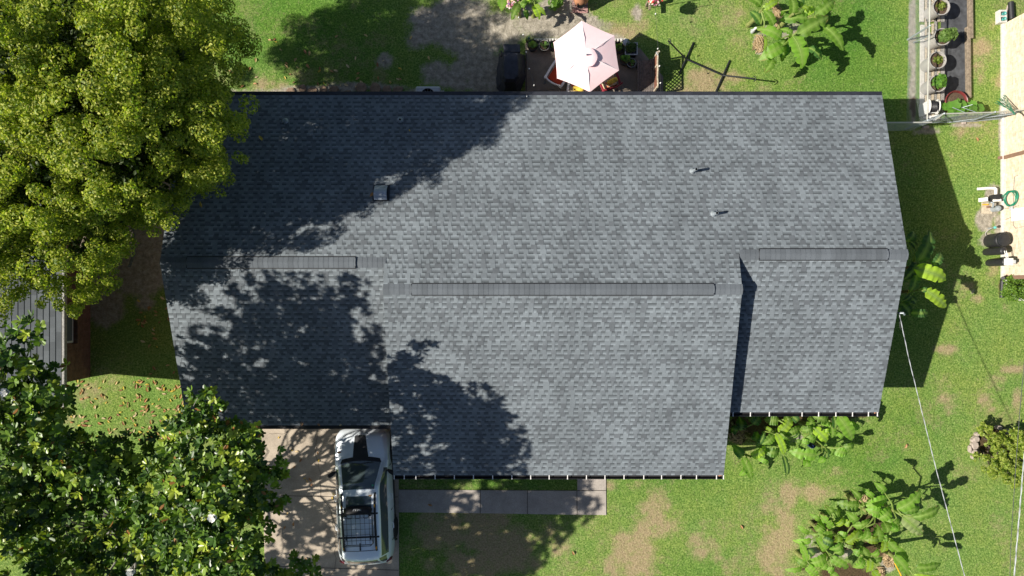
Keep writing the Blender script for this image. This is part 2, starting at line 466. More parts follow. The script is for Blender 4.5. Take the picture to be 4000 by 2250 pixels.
mulch_b = blobs([(2960, 1680, 60, 40, 1.1), (2890, 1670, 40, 60, 1.1), (3060, 1640, 90, 30, 1.05), (3220, 1630, 120, 22, 1.0), (3340, 1620, 60, 20, .8), (3380, 2060, 70, 60, .95), (3300, 2100, 60, 60, .9), (3190, 2050, 26, 30, .9), (3360, 1960, 60, 24, .9), (3300, 2240, 110, 34, 1), (3420, 2130, 60, 50, .9), (3150, 2200, 30, 40, .8), (3930, 1120, 30, 40, 1.0), (3880, 1730, 90, 60, 1.1), (3565, 420, 9, 60, 1.0)])
n3 = fbm(GX, GY, 2.4, 71, 5); n4 = fbm(GX, GY, 1.6, 91, 5)
dry = sstep(.22, .95, dry_b * (.14 + 1.75 * n3) + (n2 - .5) * .25) * .92; dirt = sstep(.2, .8, dirt_b * (.35 + 1.5 * n4) + (n2 - .5) * .3); mulch = sstep(.4, .6, mulch_b + nn * .3)
dry = np.maximum(dry, 0.34 * sstep(.46, .78, n1))
verts = np.stack([GX, GY, np.zeros_like(GX)], -1).reshape(-1, 3)
nx, ny = GX.shape
ii, jj = np.meshgrid(np.arange(nx - 1), np.arange(ny - 1), indexing='ij')
a = (ii * ny + jj).ravel()
quads = np.stack([a, a + ny, a + ny + 1, a + 1], -1)
cols = np.stack([dry.ravel(), dirt.ravel(), mulch.ravel()], -1)

lush_flat = np.clip(lush * (.6 + .8 * n1), 0, 1).ravel().astype(np.float32)
t = NT('lawn')
v = t.geo(); sp = t.n("ShaderNodeSeparateColor"); t.l(t.attr("Col"), sp.inputs[0])
fine = t.noise(v, 17.0, 6, 0.78); mid = t.noise(v, 5.0, 5, 0.7); big = t.noise(v, 0.7, 4, 0.6)
g = t.ramp(fine, [(0.33, (0.040, 0.082, 0.016)), (0.46, (0.130, 0.205, 0.044)), (0.54, (0.210, 0.285, 0.070)), (0.66, (0.40, 0.44, 0.17))])
g = t.mix(1.0, g, t.ramp(mid, [(0.3, (0.70, 0.78, 0.70)), (0.7, (1.22, 1.16, 1.15))]), 'MULTIPLY')
g = t.mix(1.0, g, t.ramp(big, [(0.3, (0.86, 0.98, 0.95)), (0.7, (1.16, 1.05, 1.0))]), 'MULTIPLY')
g = t.mix(1.0, g, (.90, .95, .93), 'MULTIPLY')
g = t.mix(t.attr('Lush', 'Fac'), g, t.mix(1.0, g, (0.52, 0.76, 0.46), 'MULTIPLY'))
d = t.ramp(fine, [(0.28, (0.17, 0.125, 0.07)), (0.5, (0.33, 0.245, 0.15)), (0.72, (0.48, 0.38, 0.25))])
e = t.ramp(t.noise(v, 6.0, 8, 0.78), [(0.30, (0.12, 0.105, 0.085)), (0.5, (0.31, 0.275, 0.225)), (0.68, (0.50, 0.45, 0.38))])
ml = t.ramp(fine, [(0.3, (0.03, 0.018, 0.012)), (0.7, (0.11, 0.06, 0.04))])
def sharpen(s_, n_):
    return t.ramp(t.math('ADD', s_, t.math('MULTIPLY', t.math('SUBTRACT', n_, 0.5), 1.7)), [(0.22, 0.0), (0.85, 0.92)])
rag = t.math('ADD', t.math('MULTIPLY', t.noise(v, 5.5, 8, 0.8), .6), t.math('MULTIPLY', t.noise(v, 26.0, 4, 0.8), .4))
c = t.mix(t.ramp(t.math('ADD', sp.outputs[0], t.math('MULTIPLY', t.math('SUBTRACT', rag, 0.5), 3.2)), [(0.12, 0.0), (0.95, 0.88)]), g, d)
c = t.mix(t.ramp(t.math('ADD', sp.outputs[1], t.math('MULTIPLY', t.math('SUBTRACT', rag, 0.5), 2.6)), [(0.2, 0.0), (0.8, 0.97)]), c, e)
c = t.mix(sharpen(sp.outputs[2], mid), c, ml)
t.l(c, t.b.inputs['Base Color']); t.b.inputs['Roughness'].default_value = 0.95
t.b.inputs['Specular IOR Level'].default_value = 0.1
t.bump(t.math('ADD', fine, t.math('MULTIPLY', mid, 1.5)), 0.75, 0.045)
M['lawn'] = t.m
ground = struct(np_mesh('lawn', verts, quads, cols, 'lawn'))
la = ground.data.attributes.new('Lush', 'FLOAT', 'POINT'); la.data.foreach_set('value', lush_flat)

def slab(name, pts_px, z, mat, gaps=0.0):
    mb = MB(); poly = [P(x, y, 0)[:2] for x, y in pts_px]
    mb.prism(poly, -0.05, z)
    return mb.build(name, mat, bevel=0.008)

# driveway in poured panels with open joints, footpath, patio
drv = struct(slab('driveway', [(1020, 1590), (1556, 1590), (1560, 2420), (1040, 2420)], 0.03, 'driveway'))
jm = MB()
for pts in ([(1100, 1935), (1240, 1938), (1556, 1940)], [(1090, 2212), (1240, 2216), (1558, 2226)]):
    for (a_, b_) in zip(pts[:-1], pts[1:]):
        A = P(*a_); B = P(*b_); d = (B - A); jm.box(((A + B) / 2 + Vector((0, 0, .0335))), (d.length, 0.018, 0.004), math.atan2(d.y, d.x))
def crack(mb, pts, z, w):
    for (a_, b_) in zip(pts[:-1], pts[1:]):
        A = P(*a_); B = P(*b_); d = (B - A); mb.box(((A + B) / 2 + Vector((0, 0, z))), (d.length + w * .6, w, 0.003), math.atan2(d.y, d.x))
def wander(pts, amp, step=14):
    out = []
    for (a_, b_) in zip(pts[:-1], pts[1:]):
        L = math.hypot(b_[0] - a_[0], b_[1] - a_[1]); n = max(2, int(L / step))
        for i in range(n):
            f = i / n; out.append((a_[0] + (b_[0] - a_[0]) * f + random.uniform(-amp, amp), a_[1] + (b_[1] - a_[1]) * f + random.uniform(-amp, amp)))
    out.append(pts[-1]); return out
crack(jm, wander([(1238, 1690), (1236, 1790), (1254, 1850), (1254, 1940), (1290, 1985), (1310, 2090), (1312, 2225), (1282, 2260)], 4), .0325, .011)
crack(jm, wander([(1050, 1690), (1100, 1694), (1165, 1670), (1195, 1650)], 4), .0325, .009)
crack(jm, wander([(1412, 2222), (1430, 2190)], 3), .0325, .009)
jo = struct(jm.build('driveway_joints', 'joint'))
pth = struct(slab('footpath', [(1558, 1912), (2255, 1916), (2255, 1845), (2367, 1845), (2368, 2011), (2260, 2010), (2060, 2007), (1876, 2004), (1558, 2000)], 0.028, 'footpath'))
jm = MB()
for pts in ([(1876, 1913), (1876, 2004)], [(2060, 1914), (2060, 2007)], [(2253, 1916), (2254, 2010)], [(2255, 1915), (2367, 1915)]):
    A = P(*pts[0]); B = P(*pts[1]); d = B - A; jm.box((A + B) / 2 + Vector((0, 0, .0315)), (d.length, 0.02, 0.004), math.atan2(d.y, d.x))
struct(jm.build('footpath_joints', 'joint'))
pat = struct(slab('patio', [(2052, 168), (2400, 166), (2500, 190), (2590, 300), (2590, 420), (2052, 420)], 0.03, 'patio'))
jm = MB(); crack(jm, [(2055, 190), (2056, 400)], .0325, .03); crack(jm, wander([(2056, 362), (2150, 350), (2250, 348)], 2), .0325, .012)
struct(jm.build('patio_joints', 'joint'))

# ------------------------------------------------------------------ shingled roofs
def shingles(O, u, v, rows, lims, rs, tones=((.108, .115, .125), (.132, .141, .153), (.150, .162, .175), (.166, .180, .194)), expo=0.143):
    """one laminated-shingle slope; lims(row)->(u0,u1); returns an MB in world space"""
    mb = MB(); O = Vector(O); u = Vector(u).normalized(); v = Vector(v).normalized(); n = u.cross(v).normalized()
    if n.z < 0: n = -n
    flip = u.cross(v).dot(n) < 0
    def q(pts, cs):
        if flip: pts = pts[::-1]; cs = cs[::-1]
        k = len(mb.v); mb.v.extend([tuple(O + u * a + v * b + n * c) for a, b, c in pts]); mb.c.extend(cs)
        mb.f.append(tuple(range(k, k + len(pts))))
    for i in range(rows):
        v0 = i * expo; v1 = v0 + expo
        for (u0, u1) in lims(i):
            x = u0; gap = rs.random() < .5
            blend = rs.random() * 0.5
            while x < u1 - 1e-4:
                w = rs.uniform(.09, .145) if gap else rs.uniform(.065, .19)
                if gap and rs.random() < .10: w *= 1.8
                e = min(x + w, u1)
                if u1 - e < 0.03: e = u1
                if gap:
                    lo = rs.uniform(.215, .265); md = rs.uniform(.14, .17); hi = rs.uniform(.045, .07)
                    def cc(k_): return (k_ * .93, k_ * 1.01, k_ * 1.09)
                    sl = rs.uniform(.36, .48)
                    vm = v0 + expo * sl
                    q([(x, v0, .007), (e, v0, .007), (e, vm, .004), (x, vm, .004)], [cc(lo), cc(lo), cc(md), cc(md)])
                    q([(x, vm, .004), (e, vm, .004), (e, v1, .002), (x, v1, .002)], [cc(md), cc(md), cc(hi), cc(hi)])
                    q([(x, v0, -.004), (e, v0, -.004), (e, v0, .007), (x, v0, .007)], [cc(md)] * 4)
                else:
                    tn = tones[min(3, int(rs.random() ** .8 * 4))]
                    k_ = rs.uniform(.93, 1.07); tc = tuple(c_ * k_ for c_ in tn)
                    q([(x, v0, .013), (e, v0, .013), (e, v1, .006), (x, v1, .006)], [tc] * 4)
                    q([(x, v0, -.004), (e, v0, -.004), (e, v0, .013), (x, v0, .013)], [tc] * 4)
                    q([(x, v1, .0), (x, v0, .0), (x, v0, .013), (x, v1, .006)], [tc] * 4)
                    q([(e, v0, .0), (e, v1, .0), (e, v1, .006), (e, v0, .013)], [tc] * 4)
                x = e; gap = not gap
    return mb

def deck(corners, th=0.13):
    """solid roof plate below the shingles; corners in order"""
    mb = MB(); n = len(corners)
    top = [Vector(c) - Vector((0, 0, .006)) for c in corners]; bot = [c - Vector((0, 0, th)) for c in top]
    mb.add(top + bot, [tuple(range(n)), tuple(range(2 * n - 1, n - 1, -1))] + [(i, n + i, n + (i + 1) % n, (i + 1) % n) for i in range(n)])
    return mb

rs = random.Random(5)
house = thing('house', 'large bungalow under a grey shingled roof of three gabled blocks', 'house', (0, 0, 0))
XL, XM0, XM1, XR, XR2 = -10.13, -3.67, 6.55, 11.42, 11.26
YE, ZE, SR = 5.95, 2.5, 0.267                       # rear eave and slope
zr = lambda y: ZE + SR * (YE - y)
Y1, Y2, Y3 = .733, -.04, .968                        # ridges left, middle, right
ZR1, ZR2, ZR3 = zr(Y1), zr(Y2), zr(Y3)
vr = Vector((0, -1, SR)).normalized()
def rlen(y): return (YE - y) * math.sqrt(1 + SR * SR)
L1, L2, L3 = rlen(Y1), rlen(Y2), rlen(Y3)
def rear_lims(i):
    vm = i * .143 + .14
    o = []
    a_ = None
    if vm <= L3 + .02: o = [(0, XR - XL)]
    elif vm <= L1 + .02: o = [(0, XM1 - XL)]
    else: o = [(XM0 - XL, XM1 - XL)]
    return o
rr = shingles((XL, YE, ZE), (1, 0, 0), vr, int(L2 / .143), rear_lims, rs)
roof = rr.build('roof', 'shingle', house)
def front(name, x0, x1, yr, zr_, ye, ze, x1e=None):
    run = yr - ye; sl = (zr_ - ze) / run; L = math.hypot(run, zr_ - ze)
    vv = Vector((0, 1, sl)).normalized(); rows = int(L / .143)
    x1e = x1 if x1e is None else x1e
    def lim(i):
        f = (i + .5) / rows; return [(0, (x1e + (x1 - x1e) * f) - x0)]
    mb = shingles((x0, ye, ze), (1, 0, 0), vv, rows, lim, rs)
    return mb.build(name, 'shingle', house)
YG, ZG = -4.28, 2.28
YM, ZM = -5.79, 2.45
YF, ZF = -3.814, 2.60
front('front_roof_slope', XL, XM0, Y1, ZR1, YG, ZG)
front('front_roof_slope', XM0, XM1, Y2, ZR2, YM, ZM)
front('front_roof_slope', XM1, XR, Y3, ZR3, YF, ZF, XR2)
dk = MB()
for cs in ([(XL, YE, ZE), (XR, YE, ZE), (XR, Y3, ZR3), (XL, Y3, ZR3)][::-1],
           [(XL, Y3, ZR3), (XM1, Y3, ZR3), (XM1, Y1, ZR1), (XL, Y1, ZR1)][::-1],
           [(XM0, Y1, ZR1), (XM1, Y1, ZR1), (XM1, Y2, ZR2), (XM0, Y2, ZR2)][::-1],
           [(XL, Y1, ZR1), (XM0, Y1, ZR1), (XM0, YG, ZG), (XL, YG, ZG)][::-1],
           [(XM0, Y2, ZR2), (XM1, Y2, ZR2), (XM1, YM, ZM), (XM0, YM, ZM)][::-1],
           [(XM1, Y3, ZR3), (XR, Y3, ZR3), (XR2, YF, ZF), (XM1, YF, ZF)][::-1]):
    d_ = deck(cs); dk.add(d_.v, d_.f)
dk.build('fascia', 'dark_trim', house)
# gable infill where the middle block stands above its neighbours
gi = MB()
gi.add([(XM1 - .05, Y3, ZR3 - .02), (XM1 - .05, Y2, ZR2 - .03), (XM1 - .05, YF, ZR2 - .03 + (YF - Y2) * (ZR2 - ZM) / (Y2 - YM)), (XM1 - .05, YF, ZF - .05)], [(3, 2, 1, 0)])
gi.build('gable_panel', 'dark_trim', house)
gi = MB()
gi.add([(XM0 + .05, Y1, ZR1 - .02), (XM0 + .05, Y2, ZR2 - .03), (XM0 + .05, YG, ZR2 - .03 + (YG - Y2) * (ZR2 - ZM) / (Y2 - YM)), (XM0 + .05, YG, ZG - .05)], [(0, 1, 2, 3)])
gi.build('gable_panel', 'dark_trim', house)
# walls
wl_ = MB()
def wall(x0, y0, x1, y1, z1, th=.2):
    d = Vector((x1 - x0, y1 - y0, 0)); c = ((x0 + x1) / 2, (y0 + y1) / 2, z1 / 2)
    wl_.box(c, (d.length, th, z1), math.atan2(d.y, d.x))
wall(XL + .45, 5.45, XR - .45, 5.45, 2.4); wall(XR - .45, 5.35, XR - .45, -3.35, 2.4); wall(XL + .45, 5.35, XL + .45, -3.75, 2.25)
wall(XM1 - .3, -5.3, XM0 + .3, -5.3, 2.3); wall(XM1 - .3, -5.2, XM1 - .3, -3.45, 2.3); wall(XM1 - .2, -3.4, XR - .55, -3.4, 2.4)
wall(XM0 + .3, -5.2, XM0 + .3, -3.85, 2.3); wall(XL + .55, -3.8, XM0 + .2, -3.8, 2.2)
wl_.add([(XR - .45, 5.35, 2.4), (XR - .45, Y3, ZR3 - .15), (XR - .45, -3.35, 2.5)], [(0, 1, 2), (2, 1, 0)])
wl_.add([(XL + .45, 5.35, 2.4), (XL + .45, Y1, ZR1 - .15), (XL + .45, -3.75, 2.25)], [(0, 1, 2), (2, 1, 0)])
wl_.build('wall', 'brick_house', house)

# ridge caps and ridge vents
def ridge(name, x0, x1, y, z, w, lift, s_back, s_front, step, parent, mat='shingle', tone=(.112, .120, .133)):
    mb = MB(); x = x0; rs2 = random.Random(int(x0 * 100))
    while x < x1 - .01:
        e = min(x + step, x1); k_ = rs2.uniform(.9, 1.08); cl = tuple(c_ * k_ for c_ in tone)
        h0 = lift; h1 = lift + .006
        pr = []
        for xx, h in ((x, h0), (e + .02, h1)):
            pr.append([(xx, y + w, z - s_back * w + h - .004), (xx, y + .03, z - .004 + h), (xx, y, z + h + .003), (xx, y - .03, z - .004 + h), (xx, y - w, z - s_front * w + h - .004)])
        vs_ = pr[0] + pr[1] + [(p[0], p[1], p[2] - lift - .014) for p in pr[0]] + [(p[0], p[1], p[2] - lift - .026) for p in pr[1]]
        f = [(i, i + 1, i + 6, i + 5) for i in range(4)]
        f += [(10 + i, i, i + 1, 11 + i)[::-1] for i in range(4)] + [(15 + i, 5 + i, 6 + i, 16 + i) for i in range(4)]
        f += [(0, 5, 15, 10), (4, 14, 19, 9)]
        mb.add(vs_, f, cl); x = e
    return mb.build(name, mat, parent)
def vent_px(px0, px1, z): return (px0 - 2000) * (CAM_H - z) / FPX, (px1 - 2000) * (CAM_H - z) / FPX
for (xa, xb, y, z, va, vb, sb, sf) in ((XL, XM0 + .02, Y1, ZR1, 730, 1387, SR, .322), (XM0, XM1, Y2, ZR2, 1607, 2787, SR, .287), (XM1 + .02, XR, Y3, ZR3, 2966, 3466, SR, .254)):
    a_, b_ = vent_px(va, vb, z)
    ridge('ridge_cap', xa, xb, y, z, .15, .014, sb, sf, .145, roof)
    ed = MB()
    ed.box(((a_ + b_) / 2, y + .165, z - .165 * sb + .018), (b_ - a_, .02, .04), rx=-math.atan(sb)); ed.box(((a_ + b_) / 2, y - .165, z - .165 * sf + .018), (b_ - a_, .02, .04), rx=math.atan(sf))
    ed.box((a_ - .004, y, z + .0), (.012, .3, .05)); ed.box((b_ + .008, y, z + .0), (.014, .31, .05))
    rv = ridge('ridge_vent', a_, b_, y, z, .155, .05, sb, sf, .145, roof)
    ed.build('vent_edge', 'black_plastic', roof)

# plumbing vents and the hooded vent on the rear slope
def on_rear(px, py):
    k = (1125 - py) / FPX; z = (ZE + SR * YE - SR * k * CAM_H) / (1 - SR * k); return P(px, py, z)
for i, (px, py, h, tilt) in enumerate(((1116, 474, .06, 0), (1563, 470, .07, 0), (2704, 669, .34, 1), (2786, 836, .26, 1))):
    p = on_rear(px, py)
    vm = MB(); m = Matrix.Translation(p)
    vm.box((p.x, p.y + .03, p.z + .012), (.24, .20, .012), rx=-math.atan(SR))
    fl = vm.build('vent_flashing', 'dull_lead', roof)
    vm = MB(); vm.lathe([(.10, -.01), (.085, .05), (.055, .09), (.05, .12)], p, 18)
    vm.build('vent_boot', 'galvanised', roof, True)
    vm = MB(); vm.lathe([(.042, .0), (.042, h + .06), (.036, h + .06), (.034, h - .02), (.0, h - .02)], (p.x + .015, p.y - .005, p.z), 16)
    vm.build('vent_pipe', 'galvanised', roof, True)
    vm = MB(); vm.lathe([(.0, h + .055), (.033, h + .055)], (p.x + .015, p.y - .005, p.z + .0025), 16)
    vm.build('vent_opening', 'black_plastic', roof)
p = on_rear(1490, 754)
hm = MB(); W = .19
prof = [(-.22 + .44 * i / 12, .05 + .17 * math.sin(math.pi * (0.06 + .88 * i / 12))) for i in range(13)]
vs_ = []
for sx in (-W, W):
    for (yy, zz) in prof: vs_.append((p.x + sx, p.y + yy, p.z - SR * yy + zz))
n_ = len(prof)
fs = [(i, n_ + i, n_ + i + 1, i + 1)[::-1] for i in range(n_ - 1)]
hm.add(vs_, fs)
hm.add([(q_[0], q_[1], q_[2] - .012) for q_ in vs_], [f[::-1] for f in fs])
hm.build('hood_vent', 'vent_blue', roof, True)
hm = MB(); hm.box((p.x, p.y, p.z + .07), (.30, .30, .14), rx=-math.atan(SR)); hm.box((p.x, p.y, p.z + .012), (.5, .52, .012), rx=-math.atan(SR))
hm.build('vent_base', 'dark_trim', roof)

# rear gutter with guard, front gutters with white hangers
gm = MB(); gm.box(((XL + XR) / 2, YE + .055, ZE - .035), (XR - XL, .125, .10)); rg = gm.build('rear_gutter', 'dark_trim', house, bevel=.012)
for i in range(10):
    gm = MB(); gm.box((XL + 1.1 + i * 2.2, YE + .055, ZE + .0165), (.012, .12, .004)); gm.build('gutter_seam', 'black_metal', rg)
def gutter(x0, x1, y, z, px_list, pz, lipmat):
    mb = MB(); d = .098; h = .10
    pr = [(0, 0), (0, -h), (-d * .75, -h), (-d, -.03), (-d, 0), (-d - .016, 0), (-d - .016, -.035), (-d * .78, -h - .012), (.0, -h - .012)]
    # trough open at the top
    vs_ = [(x, y + a, z + b) for x in (x0, x1) for a, b in pr]; n = len(pr)
    mb.add(vs_, [(i, i + 1, n + i + 1, n + i) for i in range(n - 1)])
    mb.box((x0 + .006, y - d / 2, z - h / 2), (.012, d, h)); mb.box((x1 - .006, y - d / 2, z - h / 2), (.012, d, h))
    g_ = mb.build('gutter', 'gutter_dark', house)
    lip = MB(); lip.box(((x0 + x1) / 2, y - d - .012, z + .006), (x1 - x0, .018, .008)); lip.build('gutter_lip', lipmat, g_)
    first = None
    for px in px_list:
        xx = (px - 2000) * (CAM_H - pz) / FPX
        if first is None:
            hb = MB(); hb.box((0, -d / 2, .004), (.024, d + .02, .006)); hb.box((0, -d - .008, .004), (.034, .024, .012)); hb.box((0, .004, .012), (.032, .026, .012))
            first = hb.build('gutter_hanger', 'white_plastic', g_, loc=(xx, y, z + .012))
        else:
            c = first.copy(); COL.objects.link(c); c.parent = g_; c.location = (xx, y, z + .012)
    return g_
g1 = gutter(XM0 + .02, XM1 - .02, YM - .012, ZM - .02, [1500 + x / 1.84 for x in (73, 145, 229, 367, 506, 643, 781, 919, 1054, 1187, 1319, 1455, 1588, 1725, 1867, 1995, 2134, 2246, 2390, 2440)], ZM, 'black_metal')
g2 = gutter(XM1 + .02, XR2 + .02, YF - .012, ZF - .02, [2700 + x / 1.9325 for x in (316, 447, 590, 837, 962, 1092, 1218, 1338, 1406)], ZF, 'black_metal')
g3 = gutter(XL, XM0 - .02, YG - .012, ZG - .02, [], ZG, 'dark_trim') if False else None
gm = MB(); gm.box(((XL + XM0) / 2, YG - .07, ZG - .06), (XM0 - XL, .11, .09)); gm.build('carport_gutter', 'gutter_dark', house, bevel=.01)
cg = MB()
for g_, px, py, z in ((g1, 2812, 1852, ZM), (g2, 3422, 1606, ZF)):
    q_ = P(px, py, z); mb = MB()
    for _ in range(14): mb.box((q_.x + random.uniform(-.06, .08), q_.y - .02 + random.uniform(-.03, .03), z - .045 + random.uniform(0, .02)), (.07, .03, .008), random.random() * 3)
    mb.build('gutter_debris', 'terracotta', g_)
# weatherhead bracket for the service drop
q_ = P(3512, 1222, 3.15)
mb = MB(); mb.tube([(q_.x - .02, q_.y, 2.7), (q_.x - .02, q_.y, 3.2), (q_.x + .05, q_.y, 3.28), (q_.x + .12, q_.y - .05, 3.22)], .03, 8); mb.build('service_mast', 'galvanised', house, True)

# ------------------------------------------------------------------ neighbour on the left
nh = thing('neighbour_house', 'brown brick house with a plain grey shingle roof beside the two trees', 'house')
XE, ZE2 = -13.90, 2.5
rs3 = random.Random(9)
sl = .30; vv = Vector((-1, 0, sl)).normalized()
mb = MB()
expo = .165; rows = int(4.6 / expo)
Yn0, Yn1 = -3.68, 9.6
for i in range(rows):
    y = Yn0
    x0 = XE - i * expo * vv.x * -1; z0 = ZE2 + i * expo * vv.z
    x1 = XE + (i + 1) * expo * vv.x; z1 = ZE2 + (i + 1) * expo * vv.z
    while y < Yn1:
        e = min(y + rs3.uniform(.2, .34), Yn1); k_ = rs3.uniform(.11, .155); c = (k_, k_ * 1.05, k_ * 1.12)
        mb.add([(x0, y, z0 + .015), (x0, e, z0 + .015), (x1, e, z1 + .004), (x1, y, z1 + .004)], [(0, 1, 2, 3)], c)
        mb.add([(x0, y, z0 - .004), (x0, e, z0 - .004), (x0, e, z0 + .015), (x0, y, z0 + .015)], [(0, 1, 2, 3)], (.03, .03, .032)); y = e
nroof = mb.build('roof', 'shingle_grey', nh)
Xrd = XE + rows * expo * vv.x; Zrd = ZE2 + rows * expo * vv.z
d1 = deck([(XE, Yn0, ZE2), (XE, Yn1, ZE2), (Xrd, Yn1, Zrd), (Xrd, Yn0, Zrd)], .14)
d2 = deck([(Xrd, Yn0, Zrd), (Xrd, Yn1, Zrd), (Xrd - 4.6, Yn1, ZE2), (Xrd - 4.6, Yn0, ZE2)], .14)
d1.add(d2.v, d2.f); d1.build('roof_deck', 'weathered', nh)
mb = MB(); mb.box((XE + .05, (Yn0 + Yn1) / 2, ZE2 - .05), (.08, Yn1 - Yn0, .13)); mb.build('fascia', 'weathered', nh, bevel=.01)
mb = MB(); XW = -14.60; xb = Xrd - (XW - Xrd) 
ys, yn = -3.09, 9.0
mb.box((XW - .1, (ys + yn) / 2, 1.2), (.2, yn - ys, 2.4)); mb.box((xb + .1, (ys + yn) / 2, 1.2), (.2, yn - ys, 2.4))
mb.box(((XW + xb) / 2, ys + .1, 1.2), (XW - xb - .4, .2, 2.4)); mb.box(((XW + xb) / 2, yn - .1, 1.2), (XW - xb - .4, .2, 2.4))
mb.add([(XW - .2, ys + .05, 2.4), (Xrd, ys + .05, Zrd - .15), (xb + .2, ys + .05, 2.4)], [(0, 1, 2), (2, 1, 0)])
mb.build('wall', 'brick_brown', nh)
wf = MB(); wf.box((XW + .02, -1.33, 1.55), (.07, .95, 1.15)); wfo = wf.build('window', 'grey_paint', nh, bevel=.01)
wf = MB(); wf.box((XW + .057, -1.33, 1.55), (.012, .82, 1.0)); wf.build('pane', 'window_glass', wfo)
wf = MB(); wf.box((XW + .09, -1.33, .93), (.2, 1.05, .08)); wf.build('sill', 'brick_brown', wfo)
rebase(nh, (-17, 2, 0))

# ------------------------------------------------------------------ neighbour on the right
ne = thing('brick_house', 'pale cream brick house wall standing along the right hand lawn', 'house')
XB = 17.0
mb = MB(); mb.box((XB + .15, (9.13 + .36) / 2, 1.3), (.3, 9.13 - .36, 2.6)); mb.box((XB + 4, 9.13 - .15, 1.3), (7.7, .3, 2.6)); mb.box((XB + 4, .36 + .15, 1.3), (7.7, .3, 2.6)); mb.box((XB + 8, (9.13 + .36) / 2, 1.3), (.3, 9.13 - .36, 2.6))
mb.build('wall', 'brick_cream', ne)
mb = MB(); mb.box((XB - .03, (9.13 + .36) / 2, .04), (.1, 8.9, .14)); mb.build('footing', 'white_stone', ne, bevel=.02)
mb = MB()
for cs in ([(XB - .5, -.1, 2.6), (XB - .5, 9.6, 2.6), (XB + 4.2, 9.6, 4.0), (XB + 4.2, -.1, 4.0)][::-1], [(XB + 4.2, -.1, 4.0), (XB + 4.2, 9.6, 4.0), (XB + 8.8, 9.6, 2.6), (XB + 8.8, -.1, 2.6)][::-1]):
    d_ = deck(cs); mb.add(d_.v, d_.f)
mb.build('roof', 'weathered', ne)
for y in (4.5, .36):
    mb = MB(); mb.box((XB - .03, y, 1.25), (.055, .12, 2.4)); mb.box((XB - .10, y, .06), (.2, .10, .07)) if y > 1 else None
    mb.build('downpipe', 'brown_trim', ne, bevel=.008)
mb = MB(); q_ = P(3985, 838, .75); mb.box((XB - .06, q_.y, .78), (.12, .42, .5)); mb.box((XB - .14, q_.y, .82), (.07, .13, .16)); mbx = mb.build('meter_box', 'white_paint', ne, bevel=.02)
mb = MB(); mb.box((XB - .03, P(3956, 815, .4).y, .42), (.06, .12, .12)); mb.build('outlet_box', 'grey_paint', ne, bevel=.01)
mb = MB()
def wl2(pts): return [(XB - .012, P(3940, y, 0).y * (CAM_H - z) / CAM_H, z) for y, z in pts]
mb.tube(wl2([(685, .7), (690, .55), (750, .5), (880, .5), (892, .6), (885, .95)]), .007, 5); mb.tube(wl2([(860, .08), (850, .35), (848, .55)]), .007, 5); mb.tube(wl2([(815, .12), (810, .5), (803, .75)]), .007, 5)
mb.build('wall_cable', 'dark_cable', ne)
rebase(ne, (20.5, 4.7, 0))

# ------------------------------------------------------------------ trees
def limb_mb(segs, n=9):
    mb = MB()
    for pts, rs_ in segs: mb.tube(pts, rs_, n)
    return mb
def wob(a, b, r0, r1, n=7, amp=.12):
    a = Vector(a); b = Vector(b); pts = []; rr_ = []
    for i in range(n):
        f = i / (n - 1); p_ = a.lerp(b, f)
        if 0 < i < n - 1: p_ += Vector((random.uniform(-amp, amp), random.uniform(-amp, amp), random.uniform(-amp, amp) * .6))
        pts.append(p_); rr_.append(r0 + (r1 - r0) * f)
    return pts, rr_

def leaf_quads(cen, axis_, nor, L, W, cup=0.15, cols=None, f2=.22, w2=.42):
    """vectorised pointed leaves: 6-vertex leaf folded along the midrib (2 quads)"""
    side = np.cross(axis_, nor); side /= np.linalg.norm(side, axis=1)[:, None] + 1e-9
    nor = np.cross(side, axis_)
    L = L[:, None]; W = W[:, None]
    b = cen - axis_ * L * .5; tp = cen + axis_ * L * .5
    up = nor * W * cup
    m1 = cen - axis_ * L * .12
    v = np.stack([b, m1 + side * W * .5 + up, cen + axis_ * L * f2 + side * W * w2 + up, tp,
                  cen + axis_ * L * f2 - side * W * w2 + up, m1 - side * W * .5 + up], 1)
    n = len(cen); k = np.arange(n)[:, None] * 6
    q1 = k + np.array([[0, 1, 2, 3]]); q2 = k + np.array([[0, 3, 4, 5]])
    return v.reshape(-1, 3), np.concatenate([q1, q2]), np.repeat(cols, 6, axis=0)

def unit(a): return a / (np.linalg.norm(a, axis=1)[:, None] + 1e-9)

